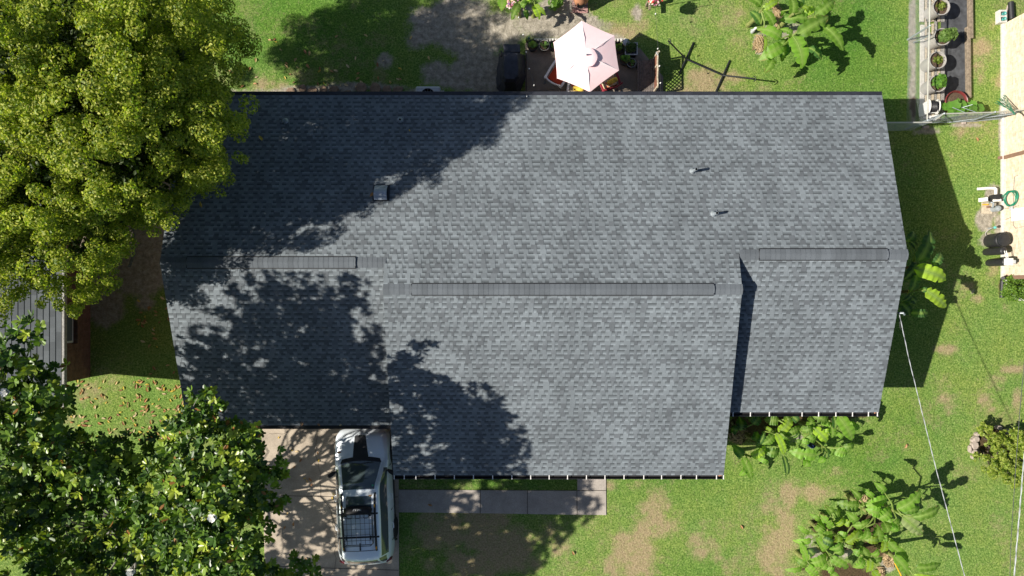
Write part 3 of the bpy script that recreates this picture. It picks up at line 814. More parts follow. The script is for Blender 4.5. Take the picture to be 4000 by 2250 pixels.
def lobed_crown(lobes, per_area, Ls, Ws, base_cols, jitter=.35, up_bias=.45, seed=1, low=-.35, sub=7, sub_r=.38):
    """leaf positions over many small tufts grouped on big lobes"""
    g = np.random.default_rng(seed); C_, N_, K_ = [], [], []
    for (c, r, shade) in lobes:
        c = np.array(c)
        for s_ in range(sub):
            d = g.normal(size=3); d /= np.linalg.norm(d)
            d[2] = max(d[2], low) if g.random() < .8 else d[2]
            d /= np.linalg.norm(d)
            rr_ = r * (.72 + .38 * g.random())
            sc = c + d * rr_ * np.array([1, 1, .8]); sr = r * sub_r * g.uniform(.6, 1.3)
            n = max(12, int(per_area * 4 * math.pi * sr * sr))
            dd = unit(g.normal(size=(n, 3)))
            keep = (dd[:, 2] > -.45) | (g.random(n) < .35); dd = dd[keep]; n = len(dd)
            rad = sr * (1 - .55 * g.random(n) ** 2.2)
            C_.append(sc + dd * rad[:, None] * np.array([1, 1, .8])); N_.append(dd)
            K_.append(np.full(n, shade) * g.uniform(.9, 1.1))
    C_ = np.concatenate(C_); N_ = np.concatenate(N_); K_ = np.concatenate(K_); n = len(C_)
    nor = unit(N_ * (1 - up_bias) + np.array([0, 0, up_bias]) + g.normal(size=(n, 3)) * jitter)
    ax = unit(np.cross(nor, g.normal(size=(n, 3))))
    base_cols = np.array(base_cols); w = g.random((n, 1))
    i0 = g.integers(0, len(base_cols), n)
    cols_ = base_cols[i0] * (K_[:, None]) * (0.85 + .3 * w)
    L = g.uniform(*Ls, n); W = L * g.uniform(*Ws, n)
    return leaf_quads(C_, ax, nor, L, W, .12, cols_)

# big small-leaved evergreen, upper left
def D(x, y, z): return tuple(P(x * 1.55280, y * 1.55280, z))
camphor_lobes_px = [(10, 30, 9.5, .8), (8, 105, 9.5, .8), (25, 180, 9.3, .8), (30, 255, 8.9, .7), (8, 150, 8.6, .85), (8, 245, 8.3, .85), (5, 335, 8.1, .8), (0, 440, 7.9, .85), (0, 520, 7.8, .8), (-10, 620, 7.4, .85), (0, 680, 6.7, .8), (-10, 20, 8.6, .9), (330, 330, 8.4, .7), (260, 340, 8.5, .8), (590, 60, 7.0, .6), (480, 10, 7.9, .7),  # x, y in a 2576 px wide photograph, height, radius
    (470, 55, 8.3, .75), (515, 25, 8.0, .6), (500, 130, 8.5, .85), (480, 210, 8.5, .85), (380, 255, 8.8, .7), (345, 275, 8.6, .65), (440, 290, 8.2, .75), (520, 300, 7.9, .8),
    (565, 300, 7.3, .8), (490, 385, 7.3, .75), (545, 400, 6.9, .7), (590, 380, 6.6, .6), (365, 355, 8.3, .75), (100, 110, 9.0, .9), (60, 200, 8.8, .85), (135, 205, 9.0, .85), (205, 165, 9.2, .9),
    (40, 50, 8.7, .9), (165, 290, 8.6, .85), (115, 325, 8.2, .8), (60, 300, 8.0, .85), (250, 85, 9.1, .85), (305, 30, 8.9, .8), (300, 160, 9.0, .9), (225, 240, 8.8, .8), (205, 385, 8.5, .85),
    (120, 425, 8.4, .8), (45, 400, 8.3, .85), (285, 425, 8.2, .85), (340, 475, 7.4, .8), (400, 500, 6.9, .7), (235, 485, 7.9, .8), (150, 500, 8.0, .8), (60, 500, 8.0, .8),
    (425, 455, 7.0, .7), (470, 465, 6.3, .6), (430, 520, 6.4, .5), (375, 535, 6.5, .55),
    (15, 590, 7.8, .7), (115, 625, 7.6, .75), (165, 590, 7.7, .75), (235, 610, 7.0, .75), (60, 670, 7.0, .75), (205, 690, 6.0, .75), (250, 700, 5.4, .6), (175, 750, 5.2, .6), (240, 765, 4.9, .55), (30, 725, 6.4, .65), (120, 705, 6.2, .65), (95, 730, 5.8, .5),
    (275, 650, 5.8, .5), (290, 600, 6.3, .5), (320, 565, 6.4, .5), (270, 545, 7.2, .6),
    (590, 195, 7.2, .7), (605, 255, 7.0, .65), (595, 335, 6.8, .7), (560, 140, 7.6, .75), (545, 75, 7.4, .7), (440, 130, 8.6, .8), (400, 60, 8.6, .8), (420, 190, 8.5, .7), (350, 110, 8.8, .7), (600, 300, 6.4, .6), (535, 445, 6.2, .6)]
lob = [(D(x - (34 if x > 535 else 16 if x > 460 else 0), y - (6 if y > 690 else 0), z - (.6 if x > 430 and y < 235 else 0)), r * .9, 1.0) for x, y, z, r in camphor_lobes_px]
ctr = np.array([-11.2, 4.3, 6.2])
for i in range(34):                                            # the part of the crown beyond the picture's edge
    d = rng.normal(size=3); d /= np.linalg.norm(d)
    d[2] = abs(d[2]) * .9 - .15
    p_ = ctr + d * np.array([4.3, 4.3, 2.7])
    pxx = 2000 + p_[0] * FPX / (CAM_H - p_[2]); pyy = 1125 - p_[1] * FPX / (CAM_H - p_[2])
    if pxx > 20 and pyy > 10: continue
    lob.append((tuple(p_), 1.0, 1.0))
for (X, Y, z) in ((-13.2, 2.2, 8.6), (-12.8, 1.4, 8.2), (-14.0, 3.2, 8.4), (-13.0, .9, 7.0), (-13.6, 1.6, 7.2), (-12.6, 1.8, 6.6), (-13.8, .4, 7.4), (-12.9, 2.6, 7.0), (-12.2, 1.2, 6.4), (-14.4, .9, 7.4), (-13.2, .0, 6.8)):  # unseen lobes added to close gaps in the crown's roof shadow
    lob.append(((X, Y, z), .9, 1.0))
for i in range(60):                                            # hidden lobes added under the crown to fill its shadow on the roof
    X, Y, z = rng.uniform(-12.5, -6.8), rng.uniform(1.4, 7.8), rng.uniform(4.2, 6.4)
    pxx = 2000 + X * FPX / (CAM_H - z); pyy = 1125 - Y * FPX / (CAM_H - z)
    if pxx < (900 if pyy < 620 else 640 if pyy < 800 else 480): lob.append(((X, Y, z), .85, .9))
camphor = thing('evergreen_tree', 'huge round evergreen tree with tiny yellow green leaves overhanging two roofs', 'tree', (-11.5, 4.3, 0))
V_, Q_, C_ = lobed_crown(lob, 300, (.055, .09), (.45, .62), [(.225, .265, .030), (.18, .225, .026), (.285, .31, .038), (.11, .165, .022), (.35, .355, .06)], seed=3, sub=8, sub_r=.36, jitter=.4, up_bias=.22)
# inner leaves that fill the crown, its inner shade put into their dark colour
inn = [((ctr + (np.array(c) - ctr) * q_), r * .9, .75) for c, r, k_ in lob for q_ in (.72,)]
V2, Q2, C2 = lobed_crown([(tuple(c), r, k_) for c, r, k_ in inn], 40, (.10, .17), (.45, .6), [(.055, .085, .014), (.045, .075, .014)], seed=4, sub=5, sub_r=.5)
o = np_mesh('crown', np.concatenate([V_, V2]), np.concatenate([Q_, Q2 + len(V_)]), np.concatenate([C_, C2]), 'leaf_small', camphor)
o.location = -camphor.location
sg = [wob((-11.5, 4.3, -.1), (-11.3, 4.3, 3.0), .34, .26)]
for c in ((-8.5, 6.2, 6.5), (-8.0, 3.6, 6.3), (-10, 2.2, 6.5), (-12.8, 2.6, 6.5), (-13.8, 5.2, 6.8), (-11.4, 6.8, 7), (-11, 4.4, 8), (-10.6, .6, 4.6), (-12.6, .6, 4.6)):
    sg.append(wob((-11.3, 4.3, 2.7), c, .15, .04, 8, .25))
o = limb_mb(sg).build('trunk', 'bark', camphor, True); o.location = -camphor.location

# magnolia, lower left
mag_px = [(250, 1170, 7.3, .6), (180, 1180, 7.7, .6), (310, 1190, 7.1, .5), (90, 1000, 8.3, .6), (70, 1080, 8.3, .7), (110, 1130, 7.9, .6), (40, 900, 8.6, .45), (30, 880, 8.2, .5), (80, 830, 8.6, .35), (45, 950, 8.0, .6), (120, 960, 7.7, .55), (140, 1010, 7.2, .5), (60, 1030, 7.6, .6), (20, 1080, 7.5, .6), (110, 1090, 7.0, .6),
          (180, 1110, 6.4, .45), (60, 1160, 7.2, .7), (130, 1180, 6.8, .6), (200, 1180, 6.2, .5), (250, 1130, 5.6, .45), (280, 1190, 6.0, .5), (220, 1240, 6.5, .6), (310, 1130, 5.6, .4), (360, 1170, 6.3, .5),
          (505, 985, 7.6, .28), (530, 1010, 7.2, .28), (490, 1050, 7.0, .4), (470, 1090, 7.0, .5), (540, 1075, 6.9, .5), (580, 1100, 6.6, .4), (610, 1060, 6.4, .25), (450, 1150, 7.2, .55), (520, 1150, 7.4, .6), (420, 1210, 7.3, .55), (490, 1220, 7.7, .65), (560, 1200, 7.5, .55), (620, 1130, 6.7, .5), (660, 1090, 6.3, .3),
          (640, 1180, 6.9, .5), (690, 1150, 6.3, .4), (705, 1200, 6.2, .45), (700, 1260, 6.2, .5), (650, 1240, 7.0, .6), (590, 1270, 7.6, .6), (520, 1290, 7.9, .65), (450, 1280, 7.7, .6), (380, 1270, 7.2, .6), (330, 1250, 6.8, .55), (280, 1280, 6.8, .6), (340, 1330, 7.2, .6), (410, 1350, 7.6, .6), (480, 1360, 7.9, .65), (550, 1360, 7.8, .6), (610, 1340, 7.4, .6),
          (670, 1320, 6.7, .5), (700, 1390, 6.3, .5), (640, 1400, 7.0, .6), (570, 1430, 7.6, .6), (500, 1430, 7.8, .6), (430, 1430, 7.6, .6), (350, 1410, 7.2, .6), (270, 1370, 6.9, .6), (200, 1320, 6.9, .6), (130, 1270, 7.0, .65), (60, 1270, 7.4, .65), (20, 1200, 7.6, .65), (20, 1340, 7.6, .6), (90, 1350, 7.2, .6), (150, 1390, 7.0, .6), (60, 1430, 7.4, .6), (200, 1430, 6.8, .6), (280, 1440, 7.0, .5), (720, 1445, 6.2, .4),
          (400, 1120, 6.3, .35), (620, 1440, 7.2, .5)]
mlob = [(D(x - (62 if x > 585 and y > 1375 else 28 if x > 585 else 0), y, z + (.35 if x > 540 else 0)), r, 1.0) for x, y, z, r in mag_px]
mc = np.array([-11.2, -7.2, 5.6])
for i in range(60):
    d = rng.normal(size=3); d /= np.linalg.norm(d); d[2] = abs(d[2]) * 1.0 - .1
    p_ = mc + d * np.array([5.6, 4.9, 3.6])
    pxx = 2000 + p_[0] * FPX / (CAM_H - p_[2]); pyy = 1125 - p_[1] * FPX / (CAM_H - p_[2])
    if (pxx > -30 and pyy < 2280) or (p_[0] < -12.6 and p_[1] < -5.2 and rng.random() < .72): continue
    mlob.append((tuple(p_), .75, 1.0))
for (X, Y, z) in ((-13.2, -1.4, 8.9), (-12.4, -1.5, 9.1), (-12.6, -2.4, 9.0), (-13.4, -2.4, 8.9), (-12.2, -3.2, 8.8), (-13.2, -3.4, 8.9), (-14.2, -2.6, 8.7), (-14.0, -1.8, 8.7), (-14.4, -3.6, 8.7), (-15.2, -3.0, 8.5), (-15.6, -4.0, 8.4), (-14.8, -4.4, 8.5), (-13.6, -4.3, 8.8), (-16.4, -4.2, 8.2), (-16.0, -5.0, 8.2), (-15.0, -5.4, 8.3), (-13.0, -4.9, 8.8), (-14.0, -5.2, 8.6)):
    mlob.append(((X, Y, z), .8, 1.0))
for i in range(22):  # hidden low lobes added to dapple the shade on the driveway
    f = rng.uniform(0, 6.28); q_ = math.sqrt(rng.random()); mlob.append(((-11.4 + 3.4 * q_ * math.cos(f), -7.4 + 3.6 * q_ * math.sin(f), rng.uniform(3.4, 6.0)), .55, .8))
for i in range(26):                                            # lower edge of the crown beyond the bottom of the picture
    Y = rng.uniform(-11.6, -8.4); X = rng.uniform(-12.6, -5.6 + (Y + 8.5)); mlob.append(((X, Y, rng.uniform(6.5, 7.4)), .7, 1.0))
def rosettes(lobes, per_area, L0, cols, seed, nleaf=(7, 11)):
    g = np.random.default_rng(seed); C_, A_, N_, K_, LL = [], [], [], [], []
    for (c, r, sh) in lobes:
        c = np.array(c); n = max(6, int(per_area * 4 * math.pi * r * r))
        for _ in range(n):
            d = g.normal(size=3); d /= np.linalg.norm(d)
            if d[2] < -.3 and g.random() < .7: d[2] = -d[2]
            pos = c + d * r * (1 - .6 * g.random() ** 2) * np.array([1.1, 1.1, .8])
            ax = d * .55 + np.array([-.12, 0, .75]) + g.normal(size=3) * .28; ax /= np.linalg.norm(ax)
            x = np.cross(ax, [0.3, 1, 0.1]); x /= np.linalg.norm(x); y = np.cross(ax, x)
            k = g.integers(*nleaf); a0 = g.random() * 6.28
            tone = cols[g.integers(0, len(cols))] * g.uniform(.8, 1.2)
            for j in range(k):
                a_ = a0 + j * 2.4; el = .95 - .75 * (j / k) + g.normal() * .12
                dirv = (x * math.cos(a_) + y * math.sin(a_)) * math.cos(el) + ax * math.sin(el) * .8
                dirv /= np.linalg.norm(dirv)
                nn_ = ax * math.cos(el) - (x * math.cos(a_) + y * math.sin(a_)) * math.sin(el) * .8
                L = L0 * g.uniform(.7, 1.15)
                C_.append(pos + dirv * L * .55); A_.append(dirv); N_.append(nn_)
                tt = tone * g.uniform(.85, 1.15)
                if g.random() < .012: tt = np.array([.24, .11, .03])
                K_.append(tt); LL.append(L)
    LL = np.array(LL)
    return leaf_quads(np.array(C_), unit(np.array(A_)), unit(np.array(N_)), LL, LL * np.random.default_rng(seed).uniform(.40, .52, len(LL)), -.10, np.array(K_), .32, .42)
mag = thing('magnolia_tree', 'dark glossy magnolia tree with white blooms reaching over the driveway', 'tree', (-11.3, -7.6, 0))
mcols = [np.array(c) for c in ((.070, .135, .015), (.10, .175, .018), (.16, .24, .024), (.042, .092, .013), (.25, .31, .030), (.034, .075, .012))]
V_, Q_, C_ = rosettes(mlob, 8.5, .168, mcols, 5)
o = np_mesh('crown', V_, Q_, C_, 'leaf_gloss', mag); o.location = -mag.location
sg = [wob((-11.3, -7.6, -.1), (-11.3, -7.6, 2.4), .26, .2)]
rb = random.Random(3)
for c, r, k_ in mlob[::3]:
    mid = Vector((-11.3, -7.6, 2.2)).lerp(Vector(c), .45) + Vector((rb.uniform(-.4, .4), rb.uniform(-.4, .4), .3))
    sg.append(wob((-11.3, -7.6, 2.0), mid, .05, .022, 8, .3)); sg.append(wob(mid, c, .02, .006, 7, .2))
sg.append(wob(D(20, 1090, 6.8), D(95, 920, 8.0), .035, .02, 6, .1)); sg.append(wob(D(130, 1050, 6.8), D(60, 930, 7.6), .03, .015, 6, .08))
sg.append(wob(D(430, 1240, 6.6), D(500, 1030, 6.9), .04, .015, 7, .1))
o = limb_mb(sg, 7).build('trunk', 'pale_bark', mag, True); o.location = -mag.location
for (x, y, z) in ((18, 985, 8.5), (537, 1300, 8.6), (333, 1437, 8.1)):
    mb = MB(); c = Vector(D(x, y, z))
    for j in range(9):
        a_ = j * 2.4; el = .15 + .09 * j; d = Vector((math.cos(a_) * math.cos(el), math.sin(a_) * math.cos(el), math.sin(el))); s_ = Vector((-math.sin(a_), math.cos(a_), 0))
        L = .11; u_ = Vector((0, 0, .04))
        mb.add([c, c + d * L * .4 + s_ * .045, c + d * L * .8 + s_ * .04 + u_, c + d * L + u_ * 1.3, c + d * L * .8 - s_ * .04 + u_, c + d * L * .4 - s_ * .045], [(0, 1, 2, 3), (0, 3, 4, 5)])
    o = mb.build('flower', 'flower_white', mag); o.location = -mag.location

# ------------------------------------------------------------------ banana plants
def banana_leaf(b, tp, w, zb, zt, arch, seed, tone, stem, fold=.55, stemz=None):
    """torn paddle leaf from blade base b to tip tp (photo px), width w in metres; petiole from the stem top"""
    g = random.Random(seed)
    B = P(b[0], b[1], zb); T = P(tp[0], tp[1], zt)
    n = 18; mid = []
    for i in range(n + 1):
        f = i / n; p_ = B.lerp(T, f); p_.z += arch * 4 * f * (1 - f); mid.append(p_)
    ax = (T - B); ax.z = 0; ax.normalize(); side = Vector((-ax.y, ax.x, 0))
    vs_, fs, cs = [], [], []
    cuts = [[1.0] * (n + 1) for _ in (0, 1)]
    for s_ in (0, 1):
        for _ in range(g.choice((0, 1, 2, 3))):
            k = g.randint(3, n - 2); cuts[s_][k] = g.uniform(.35, .8)
    wave = [g.uniform(0, 6.28) for _ in range(2)]
    rows = []
    for i in range(n + 1):
        f = i / n
        prof = min(1, (f / .13 + .03)) ** .6 * min(1, max(0, (1 - f) / .36) + .02) ** .66
        row = []
        for s_, sg_ in ((0, -1), (1, 1)):
            hw = w * .5 * prof * cuts[s_][i]
            ripple = .035 * math.sin(f * 34 + wave[s_]) * w * 2
            for q_ in ((1.0, .52) if s_ == 0 else (.52, 1.0)):
                lift = fold * hw * q_ - .5 * hw * q_ * q_ + ripple * q_
                row.append((mid[i] + side * sg_ * hw * q_ + Vector((0, 0, lift)), q_))
        row.insert(2, (mid[i], 0)); rows.append(row)
    br = g.uniform(.5, 1.1)
    edge_brown = g.random() < .3
    for i, row in enumerate(rows):
        f = i / n; st = .88 + .24 * (0.5 + .5 * math.sin(i * 2.1 + wave[0]))
        for (p_, q_) in row:
            vs_.append(p_)
            if q_ == 0: c = tuple(x * 1.0 for x in (.24, .34, .085))
            else: c = tuple(x * br * st for x in tone)
            if edge_brown and q_ == 1.0 and f > .8: c = (.26, .2, .08)
            cs.append(c)
    for i in range(n):
        for k in range(4): fs.append((i * 5 + k, i * 5 + k + 1, (i + 1) * 5 + k + 1, (i + 1) * 5 + k))
    # raised midrib
    mr = MB(); mr.v = []; 
    mb = MB(); mb.v = [tuple(v_) for v_ in vs_]; mb.f = fs; mb.c = cs
    rr_ = [max(.004, w * .028 * (1 - i / n * .85)) for i in range(n + 1)]
    base_pts = [m_ + Vector((0, 0, rr_[i] * .6)) for i, m_ in enumerate(mid)]
    mb.tube(base_pts, rr_, 5, col=(.27, .36, .10))
    if stem is not None:
        s0 = Vector(stem); pm = s0.lerp(B, .5); pm.z = max(s0.z, B.z) + .06
        mb.tube([s0, pm, B, mid[1]], [.028, .024, .02, .014], 6, col=(.25, .31, .09))
    return mb

def banana_clump(to_px, leaves, stems, zbase, seed, tone_default, name_label, scale, group):
    g = random.Random(seed)
    plants = []
    for i, (sx, sy, sh) in enumerate(stems):
        px = to_px(sx, sy)
        top = P(px[0], px[1], sh)
        root = thing('banana_plant', name_label[i], 'banana plant', (top.x, top.y, 0), 0, group)
        mb = MB(); mb.tube([(0, 0, -.02), (g.uniform(-.03, .03), g.uniform(-.03, .03), sh * .5), (0, 0, sh)], [.085, .07, .045], 10, col=(.2, .22, .07))
        mb.build('pseudostem', 'banana_stem', root, True)
        plants.append((root, top, (sx, sy)))
    for k, lf in enumerate(leaves):
        (bx, by), (tx, ty), w = lf[0], lf[1], lf[2]
        tone = lf[3] if len(lf) > 3 and lf[3] else tone_default
        dz = lf[4] if len(lf) > 4 else 0
        root, top, sp_ = min(plants, key=lambda q_: math.hypot(q_[2][0] - bx, q_[2][1] - by))
        zb = top.z + g.uniform(.0, .25) + dz; L = math.hypot(tx - bx, ty - by)
        b = to_px(bx, by); tp = to_px(tx, ty)
        m_px = (CAM_H - zb) / FPX / scale
        zt = zb + g.uniform(-.12, .12) - .12 * min(1, L * m_px)
        mb = banana_leaf(b, tp, w * m_px * .95, zb, max(.15, zt), .10 + .10 * g.random(), seed * 100 + k, tone, top - Vector((0, 0, .08)))
        mb.v = [(v_[0] - top.x, v_[1] - top.y, v_[2]) for v_ in mb.v]
        mb.build('leaf', 'leaf_banana', root, True, angle=60)
    return plants
GA = (.18, .33, .040); GB = (.14, .275, .036); GL = (.30, .44, .04); GD = (.065, .15, .036); GP = (.42, .48, .22)  # dark green puts shade into leaf colour, yellow green also stands for sunlit leaves
cA = crop(2900, 0, 4.529)
banana_clump(cA, [((340, 110), (20, -60), 170), ((360, 165), (640, 10), 130, GL), ((330, 430), (135, 200), 170, GD, -.4), ((560, 450), (375, 180), 160), ((885, 275), (835, -40), 170, None, -.1), ((1160, 325), (650, 365), 210, GB, -.2),
                  ((1050, 120), (920, -20), 150, GD, -.3), ((1090, 250), (1290, 150), 140, GL, -.4), ((1300, 270), (1620, 0), 220, None, .1), ((960, 630), (1520, 300), 260, None, .2), ((690, 680), (260, 515), 200), ((880, 620), (650, 520), 120),
                  ((890, 640), (1060, 1210), 300, None, .2), ((1430, 460), (1780, 900), 200, None, .1), ((720, 810), (280, 1070), 230), ((540, 1040), (390, 1290), 170, None, -.3), ((760, 700), (580, 900), 170, GB, -.3), ((720, 760), (700, 1090), 190, GD, -.7),
                  ((1160, 840), (1400, 1060), 150, GD, -1.0), ((380, 640), (370, 920), 60, GL, -.4), ((1060, 120), (1160, 240), 90, GL, -.2), ((690, 200), (680, 300), 90, GB, -.5)],
             [(870, 650, 1.45), (345, 175, 1.3), (1290, 300, 1.4), (890, 250, 1.5)], 1.6, 1, GA,
             ['tall middle banana plant of the back lawn clump, broad leaf hanging towards the house', 'left banana plant of the back lawn clump with a yellow green leaf',
              'banana plant at the right of the back lawn clump throwing the longest shadows', 'banana plant of the back lawn clump cut by the top picture edge'], 4.529, 'banana plants growing on the back lawn')
cB = crop(2840, 1580, 4.293)
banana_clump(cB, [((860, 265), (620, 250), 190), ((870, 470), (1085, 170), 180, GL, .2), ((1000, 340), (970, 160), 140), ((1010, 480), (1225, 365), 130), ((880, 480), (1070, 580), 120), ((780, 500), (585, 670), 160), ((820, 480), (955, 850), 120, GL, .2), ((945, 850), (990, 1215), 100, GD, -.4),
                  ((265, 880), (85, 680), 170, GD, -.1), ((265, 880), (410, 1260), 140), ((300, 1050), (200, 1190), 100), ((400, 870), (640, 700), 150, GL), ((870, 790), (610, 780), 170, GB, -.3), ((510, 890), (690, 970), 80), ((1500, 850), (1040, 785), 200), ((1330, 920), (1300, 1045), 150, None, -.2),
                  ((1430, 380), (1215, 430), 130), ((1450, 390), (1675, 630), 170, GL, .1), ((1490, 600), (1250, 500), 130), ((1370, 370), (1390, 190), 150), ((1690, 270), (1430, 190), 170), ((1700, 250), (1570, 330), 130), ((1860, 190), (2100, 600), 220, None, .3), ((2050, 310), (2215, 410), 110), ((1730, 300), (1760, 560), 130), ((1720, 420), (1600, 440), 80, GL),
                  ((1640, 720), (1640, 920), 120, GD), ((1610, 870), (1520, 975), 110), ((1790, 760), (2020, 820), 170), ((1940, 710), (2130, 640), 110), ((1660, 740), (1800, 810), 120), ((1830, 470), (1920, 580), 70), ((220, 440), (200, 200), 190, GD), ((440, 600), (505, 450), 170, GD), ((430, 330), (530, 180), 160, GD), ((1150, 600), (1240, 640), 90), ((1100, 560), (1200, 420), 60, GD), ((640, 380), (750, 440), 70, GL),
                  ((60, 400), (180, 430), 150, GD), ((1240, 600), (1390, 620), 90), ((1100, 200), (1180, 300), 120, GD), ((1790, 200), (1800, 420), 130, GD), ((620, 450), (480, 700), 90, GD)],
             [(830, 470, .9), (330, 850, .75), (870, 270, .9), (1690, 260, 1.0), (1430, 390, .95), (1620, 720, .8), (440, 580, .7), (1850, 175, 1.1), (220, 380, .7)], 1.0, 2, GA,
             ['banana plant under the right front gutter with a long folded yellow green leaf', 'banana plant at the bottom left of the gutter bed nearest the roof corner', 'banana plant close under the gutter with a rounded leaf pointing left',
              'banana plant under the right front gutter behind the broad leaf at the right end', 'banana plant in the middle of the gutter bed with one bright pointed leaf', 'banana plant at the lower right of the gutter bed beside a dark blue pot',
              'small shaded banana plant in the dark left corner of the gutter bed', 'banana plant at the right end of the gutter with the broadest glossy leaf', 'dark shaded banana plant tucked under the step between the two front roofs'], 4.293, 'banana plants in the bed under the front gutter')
cC = crop(3060, 1780, 3.083)
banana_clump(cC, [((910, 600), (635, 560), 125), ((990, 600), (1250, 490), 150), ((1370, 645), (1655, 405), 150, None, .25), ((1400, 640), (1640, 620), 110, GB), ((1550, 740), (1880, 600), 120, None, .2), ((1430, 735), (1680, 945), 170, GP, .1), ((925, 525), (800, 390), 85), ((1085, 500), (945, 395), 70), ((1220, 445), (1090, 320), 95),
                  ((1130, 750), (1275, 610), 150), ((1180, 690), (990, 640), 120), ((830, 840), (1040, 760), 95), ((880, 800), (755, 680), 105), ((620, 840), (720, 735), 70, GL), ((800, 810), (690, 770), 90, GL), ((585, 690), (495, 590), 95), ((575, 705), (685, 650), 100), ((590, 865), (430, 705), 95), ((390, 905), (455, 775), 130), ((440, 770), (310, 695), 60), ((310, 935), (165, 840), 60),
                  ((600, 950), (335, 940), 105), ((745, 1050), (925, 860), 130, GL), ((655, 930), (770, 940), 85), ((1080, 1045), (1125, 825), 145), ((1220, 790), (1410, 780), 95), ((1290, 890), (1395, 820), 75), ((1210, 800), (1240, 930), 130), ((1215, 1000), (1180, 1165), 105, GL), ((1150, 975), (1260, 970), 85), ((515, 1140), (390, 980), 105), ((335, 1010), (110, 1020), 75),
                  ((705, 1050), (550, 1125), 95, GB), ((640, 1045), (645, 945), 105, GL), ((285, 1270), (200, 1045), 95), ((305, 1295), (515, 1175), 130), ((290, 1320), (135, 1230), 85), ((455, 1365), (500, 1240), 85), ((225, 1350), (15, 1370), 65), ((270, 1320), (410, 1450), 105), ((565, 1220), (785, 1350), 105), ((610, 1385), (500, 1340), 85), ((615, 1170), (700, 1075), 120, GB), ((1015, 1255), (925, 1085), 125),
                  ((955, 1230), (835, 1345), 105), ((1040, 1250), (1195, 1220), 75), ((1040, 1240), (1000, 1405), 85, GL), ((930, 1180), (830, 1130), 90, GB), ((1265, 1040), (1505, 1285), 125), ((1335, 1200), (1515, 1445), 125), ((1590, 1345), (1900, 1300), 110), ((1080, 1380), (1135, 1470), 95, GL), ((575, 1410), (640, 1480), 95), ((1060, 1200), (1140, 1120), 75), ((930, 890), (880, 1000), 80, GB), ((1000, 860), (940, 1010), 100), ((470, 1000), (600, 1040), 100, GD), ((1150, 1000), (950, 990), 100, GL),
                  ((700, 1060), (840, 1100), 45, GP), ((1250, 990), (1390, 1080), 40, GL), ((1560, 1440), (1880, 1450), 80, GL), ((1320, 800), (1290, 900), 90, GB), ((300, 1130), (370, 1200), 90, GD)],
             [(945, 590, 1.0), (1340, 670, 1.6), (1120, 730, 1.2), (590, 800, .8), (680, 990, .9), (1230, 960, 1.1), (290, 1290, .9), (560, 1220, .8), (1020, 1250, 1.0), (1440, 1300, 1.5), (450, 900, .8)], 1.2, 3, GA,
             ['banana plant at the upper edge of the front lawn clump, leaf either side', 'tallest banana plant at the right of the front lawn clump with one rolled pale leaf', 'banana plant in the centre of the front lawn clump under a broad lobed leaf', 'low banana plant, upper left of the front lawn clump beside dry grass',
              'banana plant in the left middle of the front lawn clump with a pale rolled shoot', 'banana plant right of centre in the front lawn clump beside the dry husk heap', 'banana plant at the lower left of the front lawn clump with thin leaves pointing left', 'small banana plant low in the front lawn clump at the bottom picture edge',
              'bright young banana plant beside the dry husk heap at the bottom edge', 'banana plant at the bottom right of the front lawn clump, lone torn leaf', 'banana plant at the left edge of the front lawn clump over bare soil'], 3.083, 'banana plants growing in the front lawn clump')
cD = crop(3480, 850, 3.221)
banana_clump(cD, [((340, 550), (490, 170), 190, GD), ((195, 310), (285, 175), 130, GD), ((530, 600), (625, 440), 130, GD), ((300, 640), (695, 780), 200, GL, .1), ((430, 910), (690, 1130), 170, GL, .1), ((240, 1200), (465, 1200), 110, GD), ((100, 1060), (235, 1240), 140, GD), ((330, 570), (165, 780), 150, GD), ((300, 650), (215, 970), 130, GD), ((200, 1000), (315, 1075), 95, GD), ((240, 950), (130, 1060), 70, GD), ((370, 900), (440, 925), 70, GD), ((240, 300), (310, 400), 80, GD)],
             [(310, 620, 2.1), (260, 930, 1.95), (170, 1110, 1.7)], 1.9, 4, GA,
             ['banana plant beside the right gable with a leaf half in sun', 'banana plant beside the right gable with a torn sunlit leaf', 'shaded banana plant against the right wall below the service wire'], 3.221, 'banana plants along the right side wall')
cE = crop(1930, 0, 6.133)
banana_clump(cE, [((200, -60), (180, 260), 240), ((610, 90), (425, 480), 210), ((670, 180), (760, 60), 130), ((740, 250), (800, 480), 130, GD, -.3), ((950, 130), (1090, 475), 170, GL), ((970, 110), (1240, 380), 110, GL), ((800, 90), (640, 120), 120), ((780, 20), (900, 60), 150, GL)],
             [(600, 60, 1.1), (960, 100, 1.0)], 1.1, 5, GA,
             ['banana plant beside pink flowers at the top picture edge above the grill', 'banana plant with a folded yellow leaf between the pink flowers and the clay chiminea'], 6.133, 'banana plants at the top picture edge')

# ------------------------------------------------------------------ herb foliage helper
def tuft(c, r, n, L, W, cols, seed, up=.5, h=1.0, seedang=None):
    g = np.random.default_rng(seed)
    d = unit(g.normal(size=(n, 3))); d[:, 2] = np.abs(d[:, 2])
    pos = np.array(c) + d * (r * (.35 + .65 * g.random(n)))[:, None] * np.array([1, 1, h])
    nor = unit(d * (1 - up) + np.array([0, 0, up]) + g.normal(size=(n, 3)) * .3)
    ax = unit(np.cross(nor, g.normal(size=(n, 3))))
    cols = np.array(cols); K = cols[g.integers(0, len(cols), n)] * g.uniform(.8, 1.2, (n, 1))
    LL = L * g.uniform(.7, 1.2, n)
    return leaf_quads(pos, ax, nor, LL, LL * W, .15, K)
def cat(*parts):
    off = 0; V, Q, C = [], [], []
    for v, q, c in parts: V.append(v); Q.append(q + off); C.append(c); off += len(v)
    return np.concatenate(V), np.concatenate(Q), np.concatenate(C)
def local(o, root): o.location = -root.location; return o

